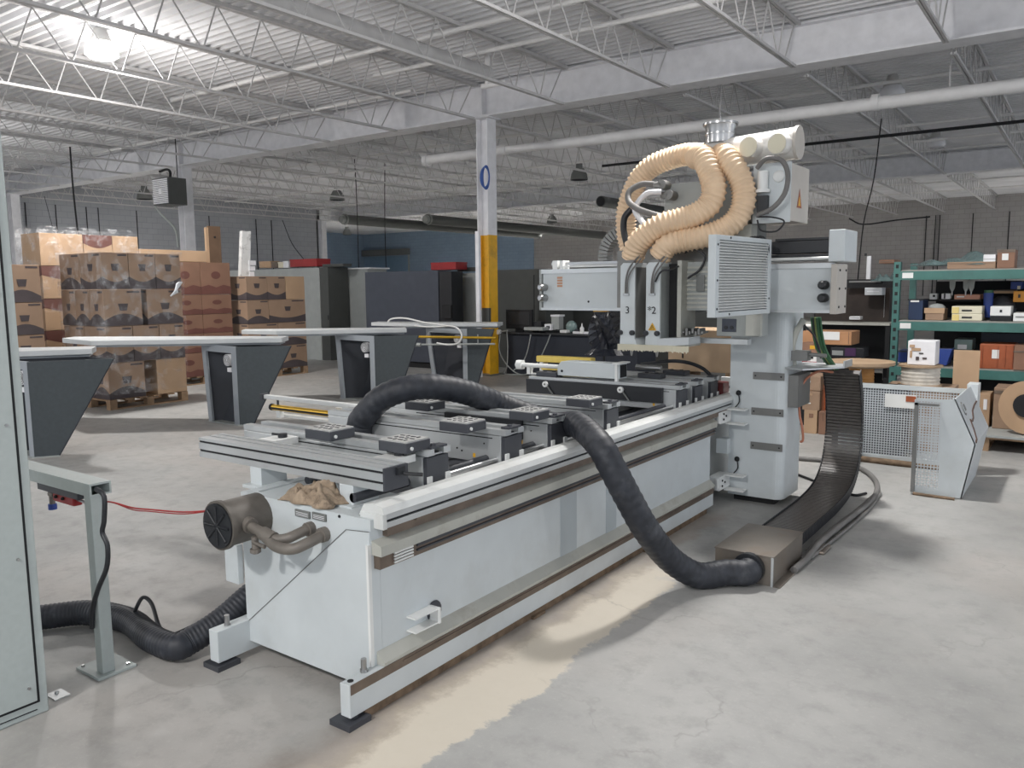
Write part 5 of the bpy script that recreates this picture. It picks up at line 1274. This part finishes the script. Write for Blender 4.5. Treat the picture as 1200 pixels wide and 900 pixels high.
rb('flat_cardboard','flat brown cardboard strips lying on the top shelf','cardboard',1110,1167,306,311,YS,.4,MCARD,[('edge',1112,1165,308,309,MBROWN)])
rb('white_sheet_pack','white wrapped sheet pack on the top shelf beside the brown box','pack',1152,1167,298,307,YS,.3,MWHT,[('fold',1152,1167,303,304,MGRY)])
rb('brown_tray','brown tray on the neighbouring shelf left of the rack upright','tray',1030,1048,304,309,11,.4,MCARD3,[('edge',1031,1047,306,307,MBROWN)])
# teal film heap
def heap(nm, lb, pxa, pxb, ybase, ytop, Y, d, mt, cat, seed=1):
    a = at(pxa,ybase,Y=Y); b = at(pxb,ybase,Y=Y); h = at(pxb,ytop,Y=Y).z-a.z
    nU, nV = 30, 10; vs = []; random.seed(seed); ph = [random.random()*6 for _ in range(6)]
    for j in range(nV):
        for i in range(nU):
            u = i/(nU-1); v = j/(nV-1)
            e = math.sin(PI*v)**.6*(math.sin(PI*u)**.5)
            hh = h*(.25+.75*u)*e*(.7+.3*math.sin(9*u+ph[0]+4*v))+.03*e*math.sin(23*u+ph[1]+9*v)
            vs.append((a.x+(b.x-a.x)*u, Y+d*v+.02*math.sin(14*u+ph[2]), a.z+.004+max(0,hh)))
    return tag(MB().add(vs, [(j*nU+i, j*nU+i+1, (j+1)*nU+i+1, (j+1)*nU+i) for j in range(nV-1) for i in range(nU-1)], False).build(nm, mt), lb, cat)
heap('plastic_film_heap','heap of crumpled greenish plastic film on the top shelf',1062,1170,312,289,YS,.6,MFILMB,'plastic film',2)
heap('plastic_film_scrap','drooping crumpled greenish film left of the rack upright',1018,1052,330,312,10.4,.3,MFILMB,'plastic film',5)
zS = 1.175
rb('blue_black_bin','dark blue-black plastic bin on the middle shelf, leftmost','bin',1064,1082,352,374,YS,.35,mat('dark_blue_plastic', c(30,48,78), .5),[('white_handle',1067,1077,352,354,MWW),('rim',1064,1082,350.5,352,MBLK)])
t = rb('open_cardboard_box','open cardboard box holding crumpled plastic on the middle shelf','box',1084,1106,362,375.5,YS,.3,MCARD,[('flap',1083,1107,361,367,MCARD2)])
a = at(1094,361,Y=10.1); MB().ball((a.x+.03,10.12,a.z),.075,10,(1.2,.8,.7)).build('plastic_contents', MGRY, t)
rb('drawer_unit','cream two-drawer unit on the middle shelf, upper one','drawers',1115,1151,359,367.5,YS,.35,MCREAM,[('handle',1127,1139,363,364.8,MBLK),('yellow_label',1115.5,1124,360,367,mat('pale_yellow', c(220,200,130), .6))])
rb('drawer_unit','cream two-drawer unit on the middle shelf, lower one','drawers',1115,1151,368,376,YS,.35,MCREAM,[('handle',1127,1139,371,373,MBLK),('yellow_label',1115.5,1124,368.5,375.5,mat('pale_yellow', c(220,200,130), .6))])
rb('white_control_box','white box with a round black button on the middle shelf','box',1160,1185,359,370,YS,.3,MWW,[('button',1171.5,1174.5,363,366,MBLK)])
rb('black_case','low black case under the white button box','case',1160,1186,370,376,YS+.01,.3,MBLK2,[('edge',1160,1186,370.5,371,MDK)])
t = thing('dark_hood','dark grey rounded hood standing behind the white button box','hood',(at(1173,358,Y=10.35).x,10.35,at(1173,376,Y=10.35).z))
a = at(1174,358,Y=10.4); MB().ball((a.x,10.45,a.z-.03),.13,16,(1,1,1.05)).build('dome', MDK, t); bx(a.x-.13,a.x+.13,10.33,10.55,1.177,a.z-.03).build('base', MDK, t)
rb('white_printer','white flat device at the right edge of the middle shelf','device',1187,1215,367,376,YS,.35,MWW,[('slot',1190,1215,371,372,MGRY2)])
t = thing('blue_cup','blue plastic cup stack with green lid on the middle shelf','cup',(at(1157,362,Y=10.3).x,10.3,at(1157,372,Y=10.3).z))
a = at(1157,372,Y=10.3); b_ = at(1157,340,Y=10.3); MB().tube([(a.x,10.3,a.z),(a.x,10.3,b_.z-.03)], lambda q_: .04 if q_ < .5 else .05, 14).build('cup_body', MBLUE, t); MB().tube([(a.x,10.3,b_.z-.03),(a.x,10.3,b_.z)], .045, 14).build('lid', MGRN, t)
rb('orange_case','orange case at the right edge above the white device','case',1187,1212,341,354,10.3,.3,mat('orange_yellow', c(206,140,44), .5),[('latch',1193,1196,345,349,MBLK)])
rb('blue_crate','small blue crate high on the middle shelf at right','crate',1184,1198,330,339,10.5,.3,MBLUE,[('label',1192,1196,335,339,MCREAM)])
rb('cardboard_box','open flat cardboard piece behind the dark hood','box',1164,1190,340,344,10.55,.3,MCARD2,[('edge',1164,1190,340,341,MBROWN)])
# second tier shelf inside the bay
bx(at(1072,350,Y=10.4).x, at(1150,350,Y=10.4).x, 10.4, 10.9, at(1110,351,Y=10.4).z-.02, at(1110,351,Y=10.4).z).build('inner_shelf', MBLK2, rk)
rb('pink_box','pinkish flat box with tools on the inner shelf','box',1118,1149,345,351,10.4,.3,mat('salmon_card', c(190,140,120), .7),[('label',1121,1130,347,348.5,MWW)])
rb('white_socket_box','small white socket box on the inner shelf','box',1089,1098,344,351,10.4,.15,MWW,[('socket',1093,1096,345.5,348,MBLK)])
rb('white_fitting','pair of small white fittings on the inner shelf','fitting',1103,1114,344,350.5,10.4,.12,MWHT,[('gap',1106,1108,344,350,MBLK2)])
for i, (x, lb) in enumerate(((1116.5,'grey hand tool hanging upright in the rack, left one'),(1132.5,'grey hand tool hanging upright in the rack, middle one'),(1139,'grey hand tool hanging upright in the rack, right one'))):
    a = at(x,328,Y=10.38); b_ = at(x,343,Y=10.38); t = thing('hand_tool', lb, 'tool', (a.x,10.38,b_.z))
    MB().prism([(a.x-.03,a.z),(a.x+.03,a.z),(a.x+.025,a.z-.09),(a.x+.008,a.z-.13),(a.x-.008,a.z-.13),(a.x-.025,a.z-.09)], 'Y', 10.37, 10.39).build('blade', MGRY, t)
    MB().cyl((a.x,10.38,a.z-.13),(a.x,10.38,b_.z-.03),.008,n=6).build('shaft', MSTEEL, t)
# lower shelf
rb('blue_bin','blue plastic bin at the left end of the lower shelf','bin',1052,1063,411,426,YS+.3,.3,MBLUE,[('rim',1052,1063,411,412.5,MNAVY)])
t = thing('blue_bin','blue open bin tilted beside the marked white box','bin',(at(1106,428,Y=YS).x,YS,at(1106,428,Y=YS).z))
a = at(1098,428,Y=YS); b_ = at(1116,409,Y=YS); MB().prism([(a.x,a.z),(b_.x-.05,a.z),(b_.x,b_.z),(a.x,b_.z)], 'Y', YS, YS+.3).build('bin_body', MBLUE, t, bevel=.005); bx(a.x+.01,b_.x-.01,YS+.02,YS+.28,b_.z,b_.z+.003).build('bin_contents', MBLK2, t)
rb('grey_film_bundle','crumpled grey-green film bundle on the lower shelf behind the tall cardboard','bundle',1118,1140,398,410,YS+.2,.3,MGLAS,[('white_sheet',1122,1133,404,409,MWHT)])
t = rb('orange_crate','orange ribbed plastic crate with white label on the lower shelf','crate',1147,1190,404,430,YS-.05,.4,MORG,[('label',1162,1171,410,420,MWW)])
for k in range(5):
    a = at(1150+9*k,430,Y=YS-.06); b_ = at(1152+9*k,405,Y=YS-.06)
    if k != 1: bx(a.x,b_.x,YS-.062,YS-.05,a.z,b_.z).build('rib', MORG, t)
rb('cardboard_box','light brown carton at the right edge of the lower shelf','box',1187,1215,405,432,YS-.08,.3,MCARD3,[('seam',1187.5,1214,412,412.8,MBROWN)])
bx(at(1150,390,Y=10.6).x,at(1215,390,Y=10.6).x,10.6,10.88,at(1150,402,Y=10.6).z-.08,at(1150,388,Y=10.6).z-.02).build('dark_contents', MNAVY, rk)
tag(MB().quadpl([(at(1116,456,Y=9.2).x,9.2,.0),(at(1146,457,Y=9.2).x,9.2,.0),at(1149,411,Y=9.3),at(1118,410,Y=9.3)], (0,.012,0)).build('cardboard_sheet', MCARD2), 'tall plain cardboard sheet leaning upright before the lower shelf', 'cardboard')
# cable spools and reel, white box
def spool(px, ytop, ybot, rpx, Y, nm, lb, core, flange, rel=.8, frac=.1):
    a = at(px,ybot,Y=Y); b_ = at(px,ytop,Y=Y); r = rpx/950*Vector((a.x,a.y,0)).length
    t = thing(nm, lb, 'cable reel', (a.x,Y,a.z)); h = b_.z-a.z
    MB().tube([(a.x,Y,a.z),(a.x,Y,a.z+.02)], r, 28).build('flange', flange, t); MB().tube([(a.x,Y,b_.z-.02),(a.x,Y,b_.z)], r, 28).build('flange', flange, t)
    K = 14; MB().tube([(a.x,Y,a.z+.02+(h-.04)*k/K) for k in range(K+1)], lambda q_: r*rel*(1+.03*math.sin(q_*K*2.2)), 28).build('winding', core, t)
    return t
sp1 = spool(1078,427,452,21,8.7,'cable_reel','white wound cable reel standing behind the perforated guard',MLINER,MPLY,.88)
a = at(1078,452,Y=8.7); tag(bx(a.x-.3,a.x+.3,8.4,9.0,0,a.z).build('reel_base_box', MCARD, bevel=.005), 'brown box carrying the white cable reel behind the guard', 'box')
t = rb('marked_white_box','white cardboard box with brown stains and black print on the cable reel','box',1063,1097,400,427,8.6,.25,MWHT,[('black_print',1077,1082,413.5,414.6,MINK),('round_print',1073,1077,418,422,MPRT),('stain',1066,1072,404,407,MCARD2),('stain',1068,1079,408,411,MCARD2),('small_print',1081,1086,419,421,MPRT),('stain',1066,1069,411,419,MCARD2)])
sp2 = spool(1009,427,449,13,8.3,'cable_reel','orange-yellow wound reel beneath the round wooden flange',mat('amber_winding', c(178,124,58), .5, var=.15),MPLY,.98)
a = at(1009,449,Y=8.3); tag(bx(a.x-.18,a.x+.42,8.0,8.39,0,a.z).build('reel_base_box', MDK, bevel=.005), 'dark low block carrying the amber reel behind the cable chain', 'block')
a = at(1007,423,Y=8.35); tag(MB().tube([(a.x,8.35,a.z-.03),(a.x,8.35,a.z)], .32, 32).tube([(a.x,8.35,a.z-.05),(a.x,8.35,a.z-.03)], .27, 32).build('reel_flange', MPLY), 'large round plywood reel flange lying on the amber reel', 'reel flange')
rb('dark_tray','dark tray of parts lying behind the round plywood flange','tray',973,1012,408,418,10.65,.3,MBLK,[('purple_part',990,1003,408,417,mat('purple_plastic', c(70,40,80), .5)),('pale_part',975,988,411,416,MGRY)])
rb('dark_bracket','dark metal bracket standing right of the amber reel','bracket',1034,1040,428,446,8.5,.1,MBLK2,[('edge',1034,1035,428,446,MDSTEEL)])
# bench with dark clutter left of rack
db = thing('parts_bench','dark steel bench shelf crowded with parts left of the teal rack','bench',(at(990,375,Y=10.6).x,10.9,0))
a = at(938,377,Y=10.6); b_ = at(1046,377,Y=10.6)
bx(a.x,b_.x-.03,10.6,11.2,a.z-.03,a.z).build('shelf_board', MLEDGE, db)
bx(a.x+.02,b_.x-.05,11.15,11.2,0,at(1010,329,Y=11.15).z).build('back_panel', MBLK2, db)
bx(a.x,b_.x-.03,10.6,11.2,.5,.53).build('lower_board', MDSTEEL, db)
for xx in (a.x, b_.x-.08): bx(xx,xx+.05,10.62,10.67,0,a.z-.03).build('leg', MBLK2, db)
bx(a.x+.1,b_.x-.1,10.9,11.15,a.z,a.z+.42).build('dark_contents', mat('dark_brown_clutter', c(48,40,36), .8, var=.3), db)
rb('metal_strip_rack','row of dark metal pieces on the parts bench upper shelf','rack',992,1035,327,333,10.7,.2,MBLK2,[('notches',995,1032,329,331,MDSTEEL)])
rb('silver_foil_bundle','crumpled silver foil bundle on the parts bench','foil',1013,1034,337,346,10.65,.2,MALU,[('fold',1016,1030,341,342,MWHT)])
rb('paper_pad','small white paper pad on the parts bench shelf','paper',995,1008,371,374.5,10.6,.15,MWHT,[('line',996,1007,372,372.6,MGRY)])
rb('white_tube','thin white upright tube behind the parts bench','tube',1013,1016,300,480,11.3,.03,MWHT,[('dark_cap',1013,1016,297,300,MBLK)])
rb('thin_rods','pair of thin pale rods standing on the parts bench','rods',1035.5,1037,337,372,10.8,.02,MWHT,[('tip',1035.5,1037,337,338,MBLK)])
# cartons behind the gantry column
rb('cardboard_box','orange-brown carton with a white label behind the green cables','box',940,998,389,403,9.6,.4,mat('orange_card', c(172,128,92), .75),[('label',963,984,389,398,MWW),('seam',994,995,389,403,MBROWN)])
rb('cardboard_box','reddish carton with round yellow sticker behind the column','box',939,958,402,415,9.4,.3,MCARD3,[('sticker',949,955,405,409,MYEL)])
rb('cardboard_box','white and red printed cartons pile behind the pipe fitting','box',939,957,415,433,9.3,.3,MWW,[('print',941,953,418,420,MINK),('print_band',939,957,424,426,MRED),('print',943,953,428,430,MINK)])
rb('cardboard_box','upper brown carton stacked behind the orange tube','box',938,962,441,457,8.8,.35,MCARD,[('mark',942,950,446,448,MWW)])
rb('cardboard_box','middle brown carton with creased film stacked behind the orange tube','box',940,961,459,480,8.8,.35,MCARD,[('mark',943,952,461,463,MCARD2),('crease',945,950,472,473,MWW)])
rb('cardboard_box','lower left pale carton at the foot of the pile behind the column','box',942,958,481,492,8.8,.35,MCARD2,[('mark',948,953,485,489,MCARD3)])
rb('cardboard_box','lower right small carton at the foot of the pile','box',959,970,483,493,8.8,.3,MCARD3,[('seam',964,964.6,483,493,MBROWN)])
rb('orange_post','narrow orange-brown carton standing beside the chain','box',962,968,452,482,8.9,.2,MORG,[('seam',964.5,965,452,482,MBROWN)])
tag(bx(at(925,430,Y=9.3).x,at(1000,430,Y=9.3).x,9.3,10.0,.0,at(940,434,Y=9.3).z-.02).build('low_pile_base', MBLK2), 'dark low shelf block carrying the cartons behind the column', 'shelf')
# right lower cardboard, pallet, spool disc
rp = pallet(-.82,.6,8.75,9.75,'light wooden pallet on the floor at the right edge')
bx(-.84,.6,8.72,9.75,.137,.16).build('board_top', MGRY, rp)
t = rb('cardboard_box','wide flat cardboard carton standing on the right pallet','box',1163,1215,457,489,9.15,.4,MCARD,[('seam',1165,1213,460,461,MBROWN)],.161)
rb('cardboard_box','pale cardboard piece between the guard and the wide carton','box',1145,1161,462,488,9.2,.3,MCARD2,[('label',1152,1157,468,480,MWHT)],0.0)
a = at(1203,478,Y=8.85); t = thing('spool_disc','round cardboard reel with dark core leaning at the right edge','cable reel',(a.x,8.85,.16))
MB().tube([(a.x,8.85,a.z),(a.x+.03,8.93,a.z)], .25, 30).build('disc', MCARD2, t); MB().tube([(a.x-.005,8.83,a.z+.02),(a.x,8.85,a.z+.02)], .11, 24).build('dark_core', MBLK2, t)
# far wall shelf with fluorescent things seen over gantry left
tag(MB().box(-17.5,-12.5,30,30.3,2.3,2.36).box(-17.4,-17.3,30,30.3,0,2.3).box(-12.6,-12.5,30,30.3,0,2.3).build('far_rack', MGRY), 'pale rail rack against the far wall left of the gantry', 'rack')

# ================================================================== WORLD, VIEW
w = bpy.data.worlds.new('world'); scene.world = w; w.use_nodes = True
bg = w.node_tree.nodes['Background']; bg.inputs[0].default_value = (.80,.86,.95,1); bg.inputs[1].default_value = 1.15
scene.view_settings.view_transform = 'Standard'; scene.view_settings.look = 'None'
scene.view_settings.gamma = 1; scene.view_settings.use_curve_mapping = False
scene.view_settings.exposure = 0.08
scene.cycles.max_bounces = 8; scene.cycles.diffuse_bounces = 4; scene.cycles.transparent_max_bounces = 12
scene.cycles.sample_clamp_indirect = 6
